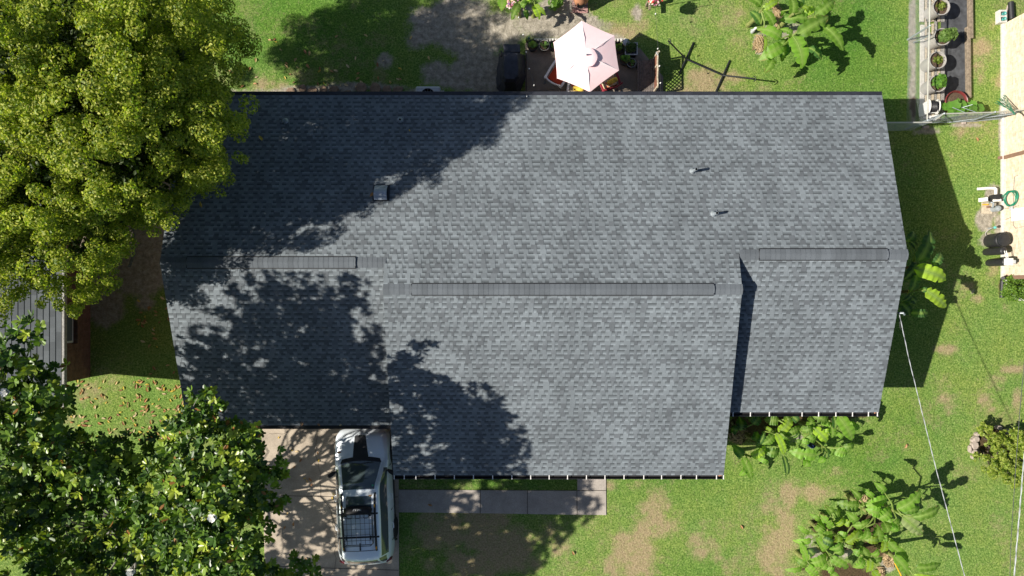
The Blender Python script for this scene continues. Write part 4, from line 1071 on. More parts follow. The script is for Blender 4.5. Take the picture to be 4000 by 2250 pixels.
# ------------------------------------------------------------------ potted plants by the patio
def pot(name, label, loc, r, h, rimw, mat, leaves, group=None, kind='rosette', seed=1, rim_mat=None):
    root = thing('potted_plant', label, 'potted plant', loc, 0, group)
    mb = MB(); mb.lathe([(r * .72, 0), (r * .96, h * .86), (r * 1.02, h * .88), (r * 1.02, h), (r * .90, h), (r * .86, h * .84)], n=26)
    mb.build('pot', mat, root, True, angle=30)
    if rim_mat:
        mb = MB(); mb.lathe([(r * .97, h + .002), (r * 1.04, h + .004), (r * 1.04, h - .02), (r * .97, h + .002)], n=26, closed=True); mb.build('rim', rim_mat, root, True)
    mb = MB(); mb.lathe([(0, h * .9), (r * .5, h * .89), (r * .9, h * .86)], n=20); mb.build('soil', 'soil', root)
    g = random.Random(seed)
    if kind == 'rosette':
        mb = MB(); n = leaves
        for j in range(n):
            a_ = j * 2.4 + g.random() * .4; el = .25 + .8 * j / n; d = Vector((math.cos(a_) * math.cos(el), math.sin(a_) * math.cos(el), math.sin(el))); s_ = Vector((-math.sin(a_), math.cos(a_), 0))
            L = r * g.uniform(.75, 1.05); w = L * .34; c0 = Vector((0, 0, h * .9)); c_ = (.13 * g.uniform(.8, 1.2), .23 * g.uniform(.8, 1.2), .06)
            mb.add([c0, c0 + d * L * .45 + s_ * w * .7, c0 + d * L * .8 + s_ * w, c0 + d * L + Vector((0, 0, .02)), c0 + d * L * .8 - s_ * w, c0 + d * L * .45 - s_ * w * .7], [(0, 1, 2, 3), (0, 3, 4, 5)], c_)
        mb.build('foliage', 'leaf_herb', root, True)
    return root
def px_loc(px, py, z=.03): return tuple(P(px, py, z))
pots = 'potted plants around the patio'
pot('p', 'black pot holding a pale green succulent, nearest the covered grill', px_loc(2081, 177, .3)[:2] + (.03,), .19, .30, .02, 'black_plastic', 12, pots, seed=1)
pot('p', 'black pot with a small yellow green plant, second from the grill', px_loc(2126, 178, .3)[:2] + (.03,), .175, .30, .02, 'black_plastic', 6, pots, seed=2, rim_mat='grey_plastic')
pot('p', 'black pot half hidden by the left edge of the pink parasol', px_loc(2166, 178, .3)[:2] + (.03,), .17, .30, .02, 'black_plastic', 9, pots, seed=3)
pot('p', 'black pot of broad pale leaves at the right edge of the pink parasol', px_loc(2414, 186, .3)[:2] + (.03,), .19, .30, .02, 'black_plastic', 12, pots, seed=4)
pot('p', 'black pot of dark leaves below the square planter, beside the ringed pot', px_loc(2442, 231, .3)[:2] + (.03,), .20, .30, .02, 'black_plastic', 14, pots, seed=5)
pot('p', 'round pot with a pale grey rim beside the old planks', px_loc(2466, 246, .3)[:2] + (.03,), .15, .30, .02, 'black_plastic', 4, pots, seed=6, rim_mat='grey_paint')
pot('p', 'tiny pot with a teal plant tag beside the first black pot', px_loc(2064, 157, .2)[:2] + (.0,), .09, .18, .02, 'black_plastic', 3, pots, seed=7)
tg = MB(); q_ = P(2066, 148, .3); tg.box((q_.x, q_.y, .2), (.05, .02, .36)); tag(tg.build('plant_tag', 'teal_plastic', bevel=.004), 'teal plastic plant tag standing in the tiny pot by the patio corner', 'plant tag')
q_ = P(2447, 164, .45); mb = MB(); mb.lathe([(.10, 0), (.12, .40), (.12, .43), (.09, .45), (0, .45)], (q_.x, q_.y, 0), 18); tag(mb.build('lidded_can', 'grey_paint', smooth=True), 'small grey blue lidded can standing above the square planter', 'can')
# square planter
q_ = P(2466, 190, .35); root = thing('square_planter', 'square black planter with a pale rim and dark bushy plant', 'planter', (q_.x, q_.y, 0))
mb = MB(); mb.box((0, 0, .17), (.40, .40, .34)); mb.build('box', 'black_plastic', root, bevel=.01)
mb = MB()
for c_, d_ in (((0, -.2, .35), (.42, .035, .03)), ((.2, .017, .35), (.035, .40, .03)), ((-.2, .017, .35), (.035, .40, .03)), ((0, .2, .35), (.36, .035, .03))): mb.box(c_, d_)
mb.build('rim', 'grey_paint', root, bevel=.006)
V, Q, C = tuft((-.05, .08, .33), .26, 500, .06, .4, [(.05, .10, .02), (.07, .12, .025)], 8, h=.8); np_mesh('foliage', V, Q, C, 'leaf_herb', root)
# scalloped stone edging
px0 = 2092; n_ = 0; proto = None
for px in [2092 + 11.5 * i for i in range(14)] + [2402 + 13 * i for i in range(4)]:
    q_ = P(px, 154, .1)
    if proto is None:
        mb = MB(); mb.box((0, 0, .06), (.09, .075, .12)); mb.lathe([(.045, .0), (.045, .12), (.03, .135), (0, .138)], (0, -.02, 0), 12)
        proto = mb.build('edging_stone', 'white_stone', bevel=.008); o = proto
    else: o = proto.copy(); COL.objects.link(o)
    o.location = (q_.x, q_.y, 0); tag(o, 'pale scalloped edging stone in the row behind the patio pots', 'edging stone', 'scalloped edging stones')

# ------------------------------------------------------------------ covered grill
q_ = P(1998, 260, 0); root = thing('covered_grill', 'barbecue under a black fabric cover on the bare ground', 'grill', (q_.x, q_.y, 0))
def W(px, py, z): p_ = P(px, py, z); return Vector((p_.x - q_.x, p_.y - q_.y, z))
z1, z2 = 1.16, .92
base = [W(1950, 210, .02), W(1938, 300, .02), W(1940, 344, .02), W(1962, 372, .02), W(2020, 376, .02), W(2036, 350, .02), W(2052, 300, .02), W(2050, 215, .02)]
n_ = 8
def ring(pts): return [Vector(p_) for p_ in pts]
mid_ = [W(1962, 205, .62), W(1958, 290, .62), W(1960, 318, .62), W(1974, 345, .6), W(2018, 346, .6), W(2032, 320, .62), W(2044, 290, .62), W(2040, 215, .62)]
sh_ = [W(1964, 205, 1.02), W(1962, 270, 1.0), W(1962, 300, 1.0), W(1972, 322, .98), W(2014, 322, .98), W(2028, 305, 1.0), W(2034, 270, 1.02), W(2031, 210, 1.02)]
top_ = [W(1970, 204, z1), W(1968, 270, z1), W(1969, 296, z1 - .02), W(1976, 309, z1 - .03), W(2010, 309, z1 - .03), W(2022, 298, z1 - .02), W(2024, 270, z1), W(2022, 206, z1)]
mb = MB(); allp = base + mid_ + sh_ + top_
fs = []
for r_ in range(3):
    for i in range(n_): fs.append((r_ * n_ + i, r_ * n_ + (i + 1) % n_, (r_ + 1) * n_ + (i + 1) % n_, (r_ + 1) * n_ + i))
fs.append(tuple(24 + i for i in range(8))); mb.add(allp, fs)
o = mb.build('cover', 'grill_cover', root, True, angle=75)
s_ = o.modifiers.new('s', 'SUBSURF'); s_.levels = s_.render_levels = 4; s_.subdivision_type = 'SIMPLE'
tx = bpy.data.textures.new('folds', 'CLOUDS'); tx.noise_scale = .22
dm = o.modifiers.new('d', 'DISPLACE'); dm.texture = tx; dm.strength = .06; dm.mid_level = .5
mb = MB()
a_ = [W(1966, 171, .95), W(2031, 171, .95), W(2033, 204, 1.0), W(1968, 204, 1.0)]; b_ = [p_ - Vector((0, 0, .42)) for p_ in a_]
mb.add(a_ + b_, [(3, 2, 1, 0), (0, 1, 5, 4), (1, 2, 6, 5), (2, 3, 7, 6), (3, 0, 4, 7), (4, 5, 6, 7)]); o = mb.build('side_shelf', 'grill_cover', root, bevel=.03)
mb = MB(); p_ = W(1958, 218, .8); mb.lathe([(0, -.06), (.05, -.02), (.06, .03), (.02, .07), (0, .07)], p_, 8); p_ = W(1960, 206, .85); mb.box(p_, (.05, .14, .03), .4); mb.build('drawstring', 'black_plastic', root, True)
mb = MB()
for c_ in (W(1962, 215, .05), W(2036, 215, .05), W(1964, 340, .05), W(2026, 340, .05)): mb.box(c_, (.06, .06, .1))
mb.build('caster', 'black_plastic', root)

# ------------------------------------------------------------------ air conditioner
q_ = P(1671, 372, .78); root = thing('air_conditioner', 'pale grey air conditioner unit half under the rear eave', 'air conditioner', (q_.x, q_.y, 0))
mb = MB(); mb.box((0, 0, .39), (.84, .64, .74)); mb.build('casing', 'grey_paint', root, bevel=.07, segs=3)
mb = MB(); mb.lathe([(.26, .74), (.26, .775), (.235, .775), (.235, .74)], n=30); mb.build('fan_ring', 'grey_paint', root, True)
mb = MB(); mb.lathe([(.0, .766), (.234, .766)], n=30); mb.build('fan_well', 'black_plastic', root)
mb = MB()
for i in range(12):
    a_ = i * math.pi / 6; mb.box((.13 * math.cos(a_), .13 * math.sin(a_), .772), (.22, .006, .005), a_)
mb.lathe([(.05, .768), (.05, .778), (0, .778)], n=16); mb.build('fan_grille', 'grey_paint', root)
mb = MB(); mb.box((0, 0, .01), (.95, .75, .06)); mb.build('pad', 'white_stone', root, bevel=.01)

# ------------------------------------------------------------------ flagstones along the rear wall
fl = [(1137, 355, 36, 30), (1183, 348, 30, 36), (1222, 354, 40, 26), (1264, 351, 32, 32), (1307, 349, 38, 28), (1360, 362, 36, 18), (1412, 344, 44, 46), (1468, 346, 44, 44), (1512, 352, 36, 38), (1555, 353, 44, 34), (1240, 372, 40, 14), (1320, 373, 50, 12)]
descr = ['leftmost tan flagstone in the row along the rear wall', 'mossy upright oval flagstone beside the leftmost tan one', 'flat wide brown flagstone third along the rear wall', 'tan rounded flagstone left of the reddish square one', 'reddish square flagstone in the rear wall row', 'small sunken flagstone right of the reddish square one', 'large grey brown flagstone left of the biggest pair', 'large grey flagstone with a pointed lower corner', 'pale tan flagstone right of the two large ones', 'broad sandy flagstone nearest the air conditioner', 'thin flagstone edge showing under the eave at left', 'thin long flagstone edge under the reddish square one']
g = random.Random(8)
for (px, py, w, h), ds in zip(fl, descr):
    q_ = P(px, py, 0); mb = MB(); k = g.randint(6, 8); poly = []
    for j in range(k):
        a_ = 2 * math.pi * (j + g.uniform(-.25, .25)) / k; poly.append((w * S * .52 * math.cos(a_) * g.uniform(.85, 1.12), h * S * .52 * math.sin(a_) * g.uniform(.85, 1.12)))
    mb.prism(poly, -.02, g.uniform(.04, .07)); o = mb.build('flagstone', 'brown_stone', bevel=.02, loc=(q_.x, q_.y, 0)); tag(o, ds, 'stone', 'flagstones along the rear wall')

# ------------------------------------------------------------------ parasol
vz = 1.90; pc = P(2290, 214, 2.42); root = thing('parasol', 'six sided pale pink parasol open over the patio', 'parasol', (pc.x, pc.y, 0))
hexp = [(2272.7, 81), (2400, 139), (2418, 275), (2304.7, 360), (2176, 306), (2162, 165)]
hv = [P(x, y, vz) - Vector((pc.x, pc.y, 0)) for x, y in hexp]; apex = Vector((0, 0, 2.32))
mb = MB(); NR, NS = 10, 8
for k in range(6):
    A, B = hv[k], hv[(k + 1) % 6]; base_i = len(mb.v); vs_ = []
    for i in range(NR + 1):
        f = .06 + .94 * i / NR
        for j in range(NS + 1):
            s_ = j / NS; e = A.lerp(B, s_); bow = 4 * s_ * (1 - s_)
            e = e * (1 - .018 * bow); e.z = vz + .02 * bow
            p_ = apex.lerp(e, f); p_.z += .02 * math.sin(math.pi * f) - .012 * bow * f
            vs_.append(p_)
    m_ = NS + 1
    mb.add(vs_, [(i * m_ + j, (i + 1) * m_ + j, (i + 1) * m_ + j + 1, i * m_ + j + 1) for i in range(NR) for j in range(NS)])
cn = mb.build('canopy', 'canvas', root, True, angle=12)
mb = MB(); vs_ = [Vector((0, 0, 2.42))]; r_ = .30; m_ = 24
for j in range(m_):
    a_ = 2 * math.pi * j / m_; rad = r_ * (1 + .02 * math.cos(a_ * 6)); vs_.append(Vector((rad * math.cos(a_) + .06, rad * math.sin(a_) - .03, 2.285)))
mb.add(vs_, [(0, 1 + j, 1 + (j + 1) % m_) for j in range(m_)]); mb.build('vent_cap', 'canvas', cn, True)
mb = MB(); mb.lathe([(.02, 2.40), (.03, 2.44), (.018, 2.49), (0, 2.51)], n=12); mb.build('finial', 'grey_paint', root, True)
mb = MB(); mb.tube([(0, 0, 0.05), (0, 0, 2.40)], .02, 12); mb.build('pole', 'white_paint', root, True)
for k in range(6):
    mb = MB(); mb.tube([apex - Vector((0, 0, .05)), apex.lerp(hv[k], .5) + Vector((0, 0, .055)), hv[k] - Vector((0, 0, .015))], .008, 6); mb.build('rib', 'white_paint', root)
mb = MB(); mb.lathe([(.26, .03), (.26, .08), (.06, .11), (.04, .35), (0, .35)], n=24); mb.build('base', 'black_metal', root, True)
mb = MB(); p0 = P(2293, 335, 2.02); p1 = P(2303, 305, 2.08); 
# ------------------------------------------------------------------ chairs
def chair(label, px, py, rot, frame, seatm, printm, arms=True, sc=1.0, pillow=None, seat_h=.42):
    q_ = P(px, py, .45); root = thing('patio_chair', label, 'chair', (q_.x, q_.y, .03), rot, 'patio chairs round the parasol')
    w, d = .60 * sc, .56 * sc
    mb = MB(); mb.box((0, 0, seat_h), (w - .08, d, .05)); mb.build('seat', frame, root, bevel=.015)
    mb = MB(); mb.box((0, .01, seat_h + .06), (w - .1, d - .02, .08)); mb.build('cushion', seatm, root, bevel=.03, segs=3)
    for sx in (-1, 1):
        mb = MB(); mb.tube([(sx * w / 2, d / 2, 0), (sx * w / 2, d / 2 - .02, .62)], .022, 8); mb.build('leg', frame, root, True)
        mb = MB(); mb.tube([(sx * w / 2, -d / 2 - .04, 0), (sx * w / 2, -d / 2, .45), (sx * w * .46, -d / 2 - .12, .98)], .024, 8); mb.lathe([(0, -.03), (.034, -.02), (.034, .02), (0, .03)], (sx * w * .46, -d / 2 - .12, .985), 10); mb.build('leg', frame, root, True)
        if arms:
            mb = MB(); n = 6; pts = [(sx * (w / 2 + .02 * math.sin(i / n * 3.1)), -d / 2 - .08 + (d + .22) * i / n, .64 + .02 * math.sin(i / n * 3.1)) for i in range(n + 1)]
            for a_, b_ in zip(pts[:-1], pts[1:]):
                A, B = Vector(a_), Vector(b_); dd = B - A; mb.box((A + B) / 2, (dd.length + .01, .075, .03), math.atan2(dd.y, dd.x))
            mb.build('armrest', frame, root, bevel=.01)
    mb = MB(); n = 7
    for i in range(n):
        f0, f1 = i / n, (i + 1) / n
        pt = lambda f: Vector(((f - .5) * w * .92, -d / 2 - .12 - .05 * math.sin(f * math.pi), .95))
        A, B = pt(f0), pt(f1); dd = B - A; mb.box((A + B) / 2, (dd.length + .012, .045, .10), math.atan2(dd.y, dd.x))
    mb.build('top_rail', frame, root, bevel=.008)
    for i in range(5):
        x = (i - 2) * w * .17; mb = MB(); mb.tube([(x, -d / 2 + .0, seat_h), (x, -d / 2 - .14, .92)], .014, 6); mb.build('slat', frame, root)
    if printm:
        mb = MB(); mb.box((0, -d / 2 - .02, .72), (w - .12, .09, .46), rx=R(14)); mb.build('back_cushion', printm, root, bevel=.035, segs=3)
    if pillow:
        mb = MB(); mb.box((.02, -d / 2 + .07, .93), (w * .62, .16, .13), .12, rx=.4); mb.build('pillow', pillow, root, bevel=.06, segs=4)
    return root
chair('white painted chair with a red cushion and curved top rail beside the parasol', 2178, 298, R(-32), 'white_paint', 'red_fabric', None)
chair('white framed chair with flowered red cushions below the parasol', 2256, 340, R(-12), 'white_paint', 'flower_print', 'flower_print', pillow='yellow_print')
chair('dark red framed chair with a yellow flowered cushion at right of the parasol', 2372, 314, R(22), 'dark_red', 'flower_print', None, arms=True, pillow='yellow_print')
# round table below the parasol
# ------------------------------------------------------------------ plank deck and lattice screen
q_ = P(2512, 330, 0); root = thing('plank_bench', 'low bench of old dark wooden planks against the lattice', 'bench', (q_.x, q_.y, 0))
g = random.Random(4)
for i in range(8):
    x = -.24 + i * .073; mb = MB(); mb.box((x, .10 + g.uniform(-.03, .03), .40), (.062, 1.25, .03)); mb.build('plank', 'dark_timber', root, bevel=.004)
mb = MB()
for y in (-.45, .60): mb.box((.02, y, .35), (.56, .07, .06)); 
mb.build('bearer', 'dark_timber', root)
for x in (-.22, .26):
    for y in (-.45, .6): mb = MB(); mb.box((x, y, .16), (.07, .07, .32)); mb.build('leg', 'dark_timber', root)
q_ = P(2546, 330, 0); root = thing('lattice_screen', 'reddish lattice screen with a wavy pale top rail beside the planks', 'screen', (q_.x, q_.y, 0))
y0_, y1_ = -.35, .78; H = .92
mb = MB()
for sgn in (1, -1):
    k = -1.4
    while k < 1.6:
        # strips at 45 degrees clipped to the panel
        pts = []
        for s_ in np.linspace(0, 1, 25):
            z = .08 + (H - .1) * s_; y = k + sgn * (z - .5)
            if y0_ <= y <= y1_ - .42: pts.append((0.004 * sgn, y, z))
        if len(pts) > 1:
            A, B = Vector(pts[0]), Vector(pts[-1]); dd = B - A
            mb.box((A + B) / 2, (.008, dd.length, .03), rx=math.atan2(dd.z, dd.y))
        k += .125
mb.build('lattice', 'red_timber', root)
mb = MB(); n = 12
for i in range(n):
    a_ = Vector((.006 * math.sin(i * 1.3), y0_ + (y1_ - y0_) * i / n, H)); b_ = Vector((.006 * math.sin((i + 1) * 1.3), y0_ + (y1_ - y0_) * (i + 1) / n, H)); dd = b_ - a_
    mb.box((a_ + b_) / 2, (.045, dd.length + .01, .045), math.atan2(dd.y, dd.x) - math.pi / 2)
mb.box((.02, y1_ + .02, H + .005), (.11, .06, .05), .4); mb.build('top_rail', 'pale_timber', root, bevel=.008)
mb = MB(); mb.box((0, y0_ + (y1_ - y0_) * .80, H * .48), (.02, .36, H * .9)); mb.build('board', 'red_timber', root)
for y in (y0_, y1_ - .4, y1_): mb = MB(); mb.box((0, y, H * .49), (.055, .055, H * .97)); mb.build('post', 'pale_timber', root, bevel=.005)
mb = MB(); mb.box((0, (y0_ + y1_) / 2, .07), (.04, y1_ - y0_, .05)); mb.build('bottom_rail', 'pale_timber', root)
mb = MB(); mb.box((-.03, y1_ - .05, H + .03), (.02, .12, .02), .5); mb.build('latch', 'grey_paint', root)
# ------------------------------------------------------------------ hammock stand
c4 = crop(2500, 0, 2.415); q_ = P(*c4(610, 640), 0); root = thing('hammock_stand', 'empty dark metal hammock stand on the back lawn', 'hammock stand', (q_.x, q_.y, 0))
def HH(x, y, z): p_ = P(*c4(x, y), z); return p_ - Vector((q_.x, q_.y, 0))
mb = MB(); mb.tube([HH(440, 560, .10), HH(780, 710, .10)], .028, 10); mb.build('beam', 'black_metal', root, True)
for A, B in (((440, 562), (268, 385)), ((780, 710), (1078, 742))):
    mb = MB(); mb.tube([HH(*A, .1), HH(A[0] * .6 + B[0] * .4, A[1] * .6 + B[1] * .4, .36), HH(*B, .92)], .026, 10); mb.build('arm', 'black_metal', root, True)
for A, B in (((505, 400), (368, 700)), ((846, 570), (716, 865))):
    mb = MB(); mb.tube([HH(*A, .04), HH((A[0] + B[0]) / 2, (A[1] + B[1]) / 2, .075), HH(*B, .04)], .028, 10); mb.build('foot_bar', 'black_metal', root, True)
for (x, y) in ((272, 388), (1075, 742)):
    mb = MB(); c_ = HH(x, y, .93); pts = [c_ + Vector((.05 * math.cos(a_), .09 * math.sin(a_), .03 * math.cos(a_ * 2))) for a_ in np.linspace(-1.6, 1.6, 9)]
    mb.tube(pts, .014, 7); mb.build('hook', 'black_metal', root, True)

# ------------------------------------------------------------------ string lights
def string(label, pts, bulbs):
    root = thing('string_light', label, 'string light', tuple(pts[0][:2]) + (0,), 0, 'strings of garden lights')
    mb = MB(); mb.tube([p_ - root.location for p_ in pts], .0035, 5); mb.build('wire', 'dark_cable', root)
    for b_ in bulbs:
        mb = MB(); mb.lathe([(0, -.035), (.024, -.02), (.026, .0), (.014, .03), (0, .035)], b_ - root.location, 10); mb.build('bulb', 'bulb_glass', root, True)
string('string of small bulbs hanging between grill and pots', [P(2025, 60, 1.7), P(2032, 100, 1.7), P(2043, 145, 1.75), P(2055, 200, 1.9), P(2066, 262, 2.0), P(2086, 332, 2.2), P(2058, 377, 2.58)], [P(2026, 68, 1.7), P(2044, 135, 1.75), P(2056, 203, 1.9), P(2067, 268, 2.0), P(2086, 333, 2.2), P(2058, 377, 2.55)])
string('string of small bulbs hanging over the lawn right of the lattice', [P(2560, 5, 1.4), P(2561, 55, 1.3), P(2570, 180, 1.5), P(2576, 262, 1.8), P(2580, 330, 2.2), P(2581, 377, 2.55)], [P(2561, 54, 1.3), P(2570, 190, 1.5), P(2576, 258, 1.8), P(2580, 324, 2.2)])
# ------------------------------------------------------------------ chiminea, corner posts, flowers at the top edge
q_ = P(2264, 26, 0); root = thing('clay_chiminea', 'terracotta chiminea with a black mouth on pink pavers', 'chiminea', (q_.x, q_.y, 0))
mb = MB(); mb.lathe([(.12, .12), (.22, .22), (.27, .42), (.25, .62), (.15, .82), (.10, 1.05), (.115, 1.2), (.09, 1.2), (.08, 1.02)], (0, .12, 0), 24); mb.build('body', 'terracotta', root, True)
mb = MB(); mb.lathe([(.13, 0), (.13, .03), (.11, .03), (.11, 0)], n=24); 
m_ = Matrix.Translation((0, -.13, .46)) @ Matrix.Rotation(R(62), 4, 'X'); mb.v = [tuple(m_ @ Vector(v_)) for v_ in mb.v]; mb.build('mouth_ring', 'black_metal', root, True)
mb = MB(); mb.lathe([(0, .012), (.115, .012)], n=24); mb.v = [tuple(m_ @ Vector(v_)) for v_ in mb.v]; mb.build('mouth', 'black_plastic', root)
mb = MB(); mb.lathe([(.17, .035), (.17, .06), (.13, .13), (.12, .13)], (0, .12, 0), 20, closed=True); mb.build('stand', 'black_metal', root)
k = 0
for (px, py, ds) in ((2247, 38, 'pink paver on the left of the two below the chiminea'), (2280, 38, 'pink paver on the right of the two below the chiminea'), (2247, 8, 'pink paver under the left side of the chiminea'), (2280, 8, 'pink paver under the right side of the chiminea')):
    q_ = P(px, py, 0); mb = MB(); mb.box((0, 0, .015), (.285, .25, .05)); tag(mb.build('paver', 'pink_paver', bevel=.012, loc=(q_.x, q_.y, 0)), ds, 'paver', 'pink pavers under the chiminea')
q_ = P(2526, 22, 0); root = thing('corner_fence', 'short corner of weathered timber rails with a grey ball lamp', 'fence', (q_.x, q_.y, 0))
mb = MB(); mb.box((0, 0, .3), (.10, .10, .6)); mb.build('post', 'timber', root, bevel=.01)
mb = MB(); mb.box((.0, -.15, .5), (.07, .42, .10)); mb.build('rail', 'timber', root, bevel=.01); mb = MB(); mb.box((-.2, .06, .5), (.40, .07, .10), -.25); mb.build('rail', 'timber', root, bevel=.01)
mb = MB(); mb.lathe([(0, .72), (.06, .74), (.075, .80), (.06, .86), (0, .88)], (-.13, -.0, 0), 16); mb.build('lamp', 'grey_paint', root, True)
mb = MB(); mb.tube([(-.13, 0, .72), (-.10, 0, .55)], .015, 6); mb.build('lamp_stem', 'black_metal', root)
q_ = P(2557, -2, 1.3); root = thing('hanging_basket', 'hanging basket of pink and red flowers at the top picture edge', 'hanging basket', (q_.x, q_.y, 0))
mb = MB(); mb.lathe([(0, 1.05), (.14, 1.1), (.2, 1.25), (.18, 1.25)], n=20); mb.build('basket', 'timber', root, True)
mb = MB(); mb.tube([(0, .25, 0), (0, .25, 1.8), (0, 0, 1.95), (0, 0, 1.25)], .012, 6); mb.build('hook_pole', 'black_metal', root)
V, Q, C = tuft((0, 0, 1.25), .24, 260, .07, .5, [(.07, .13, .025), (.1, .16, .03)], 21, h=.6); np_mesh('foliage', V, Q, C, 'leaf_herb', root)
V, Q, C = tuft((0, 0, 1.28), .26, 80, .07, .9, [(.7, .2, .4), (.75, .4, .6), (.6, .05, .05), (.8, .7, .7)], 22, h=.7); np_mesh('blossom', V, Q, C, 'leaf_herb', root)
q_ = P(2003, 8, .5); root = thing('flowering_bush', 'bush of pink and white blossom between banana leaves at top edge', 'bush', (q_.x, q_.y, 0))
V, Q, C = tuft((0, 0, .3), .36, 420, .07, .5, [(.06, .11, .02), (.09, .14, .03)], 23, h=1); np_mesh('foliage', V, Q, C, 'leaf_herb', root)
V, Q, C = tuft((0, .02, .4), .30, 120, .085, .9, [(.75, .32, .62), (.8, .5, .7), (.85, .8, .8), (.45, .2, .55)], 24, h=1); np_mesh('blossom', V, Q, C, 'leaf_herb', root)
mb = MB(); mb.tube([(0, 0, 0), (0, 0, .5)], .03, 6); mb.build('stem', 'bark', root)
q_ = P(2172, 10, .2); root = thing('leafy_weed', 'small lobed green plant by the bare ground left of the chiminea', 'plant', (q_.x, q_.y, 0))
V, Q, C = tuft((0, 0, .1), .26, 60, .2, .5, [(.09, .19, .03), (.12, .22, .03)], 25, h=.8); np_mesh('foliage', V, Q, C, 'leaf_herb', root)
mb = MB(); mb.tube([(0, 0, 0), (0, 0, .2)], .015, 6); mb.build('stem', 'petiole', root)
q_ = P(2234, 20, .4); root = thing('dry_brush', 'bundle of dead grey twigs leaning beside the chiminea', 'twigs', (q_.x, q_.y, 0)); mb = MB(); g = random.Random(6)
for i in range(26): a_ = g.random() * 6.28; r_ = g.uniform(.1, .28); mb.tube([(g.uniform(-.05, .05), g.uniform(-.1, .2), 0), (r_ * math.cos(a_) * .4, r_ * math.sin(a_), g.uniform(.3, .7))], .007, 4)
mb.build('twigs', 'pale_bark', root)
# garden figure and husk heaps
q_ = P(2950, 112, .3); root = thing('garden_figurine', 'small garden figurine with a pale head beside the back lawn bananas', 'figurine', (q_.x, q_.y, 0))
mb = MB(); mb.lathe([(.06, 0), (.07, .08), (.05, .22), (.035, .28), (0, .29)], n=14); mb.tube([(-.05, 0, .22), (-.08, .03, .12)], .018, 6); mb.tube([(.05, 0, .22), (.08, .03, .12)], .018, 6); mb.build('body', 'grey_paint', root, True)
mb = MB(); mb.lathe([(0, .27), (.04, .29), (.048, .33), (.03, .38), (0, .39)], n=14); mb.build('head', 'white_plastic', root, True)
def husk(label, px, py, rx, ry, n, seed):
    q_ = P(px, py, 0); g = random.Random(seed); mb = MB()
    for i in range(n):
        a_ = g.random() * 6.28; r_ = g.random() ** .6; x, y = rx * S * r_ * math.cos(a_), ry * S * r_ * math.sin(a_); L = g.uniform(.12, .3); d = g.random() * 3.14; z = .03 + .16 * (1 - r_) * g.random()
        k = g.uniform(.6, 1.2); dx, dy = math.cos(d) * L / 2, math.sin(d) * L / 2; w = .03
        mb.add([(x - dx, y - dy, z), (x + dy * w / L * 2, y - dx * w / L * 2, z + .03), (x + dx, y + dy, z + g.uniform(-.01, .05)), (x - dy * w / L * 2, y + dx * w / L * 2, z + .02)], [(0, 1, 2, 3)], (.40 * k, .29 * k, .17 * k))
    return tag(mb.build('husk_heap', 'leaf_dead', loc=(q_.x, q_.y, 0)), label, 'leaf heap', 'heaps of dead banana leaves')
husk('heap of pale dead banana leaves on the back lawn beside the figurine', 2962, 172, 20, 34, 90, 1)
husk('brown strip of dead leaves inside the back lawn banana clump', 3032, 62, 16, 44, 70, 2)
husk('crumpled pale husk heap in the front banana clump near the bottom edge', 3470, 2180, 24, 34, 90, 3)
husk('brown husks under the upper left leaves of the front banana clump', 3340, 1950, 44, 22, 70, 4)
husk('thin dead leaves at the lower right of the front banana clump', 3436, 2232, 14, 22, 40, 5)
husk('dark dead leaves in the shaded corner bed under the step in the roof', 2880, 1700, 40, 30, 60, 6)
q_ = P(3172, 1736, .2); mb = MB(); mb.lathe([(.08, 0), (.13, .12), (.12, .22), (.13, .24), (.11, .24), (.10, .14), (0, .1)], (q_.x, q_.y, 0), 20); tag(mb.build('glazed_pot', 'blue_glaze', smooth=True), 'dark blue glazed pot half hidden in the gutter bed', 'pot')
mb = MB(); mb.tube([P(3495, 2200, .5), P(3512, 2232, .35), P(3530, 2270, .2)], .02, 8); tag(mb.build('yellow_stake', 'yellow_paint'), 'yellow stake slanting out of the front banana clump', 'stake')

# ------------------------------------------------------------------ car
car = thing('parked_car', 'silver grey sport utility car parked nose under the eave, black roof basket on top', 'car', (-4.93, -6.97, .03), R(2.4))
ys = [2.27, 2.20, 2.03, 1.65, 1.22, .80, .40, -.5, -1.45, -1.80, -2.02, -2.14, -2.20]
hw = [.60, .76, .87, .905, .91, .912, .915, .92, .91, .885, .84, .78, .68]
belt = [.66, .76, .88, .96, 1.00, 1.01, 1.02, 1.05, 1.07, 1.06, 1.0, .90, .72]
to = [.50, .62, .72, .77, .76, .665, .585, .60, .575, .56, .62, .64, .56]
toz = [.72, .84, .955, 1.015, 1.05, 1.30, 1.55, 1.60, 1.56, 1.46, 1.12, .93, .75]
tz = [.74, .87, .99, 1.06, 1.09, 1.365, 1.625, 1.675, 1.63, 1.52, 1.16, .96, .77]
def catmull(vals, n):
    vals = np.array(vals, float); out = []
    for i in range(len(vals) - 1):
        p0 = vals[max(i - 1, 0)]; p1 = vals[i]; p2 = vals[i + 1]; p3 = vals[min(i + 2, len(vals) - 1)]
        for k in range(n):
            t_ = k / n; out.append(.5 * (2 * p1 + (p2 - p0) * t_ + (2 * p0 - 5 * p1 + 4 * p2 - p3) * t_ ** 2 + (3 * p1 - p0 - 3 * p2 + p3) * t_ ** 3))
    out.append(vals[-1]); return np.array(out)
NST = 6
Ys, Hw, Be, To, Tz, Tc = [catmull(a_, NST) for a_ in (ys, hw, belt, to, toz, tz)]
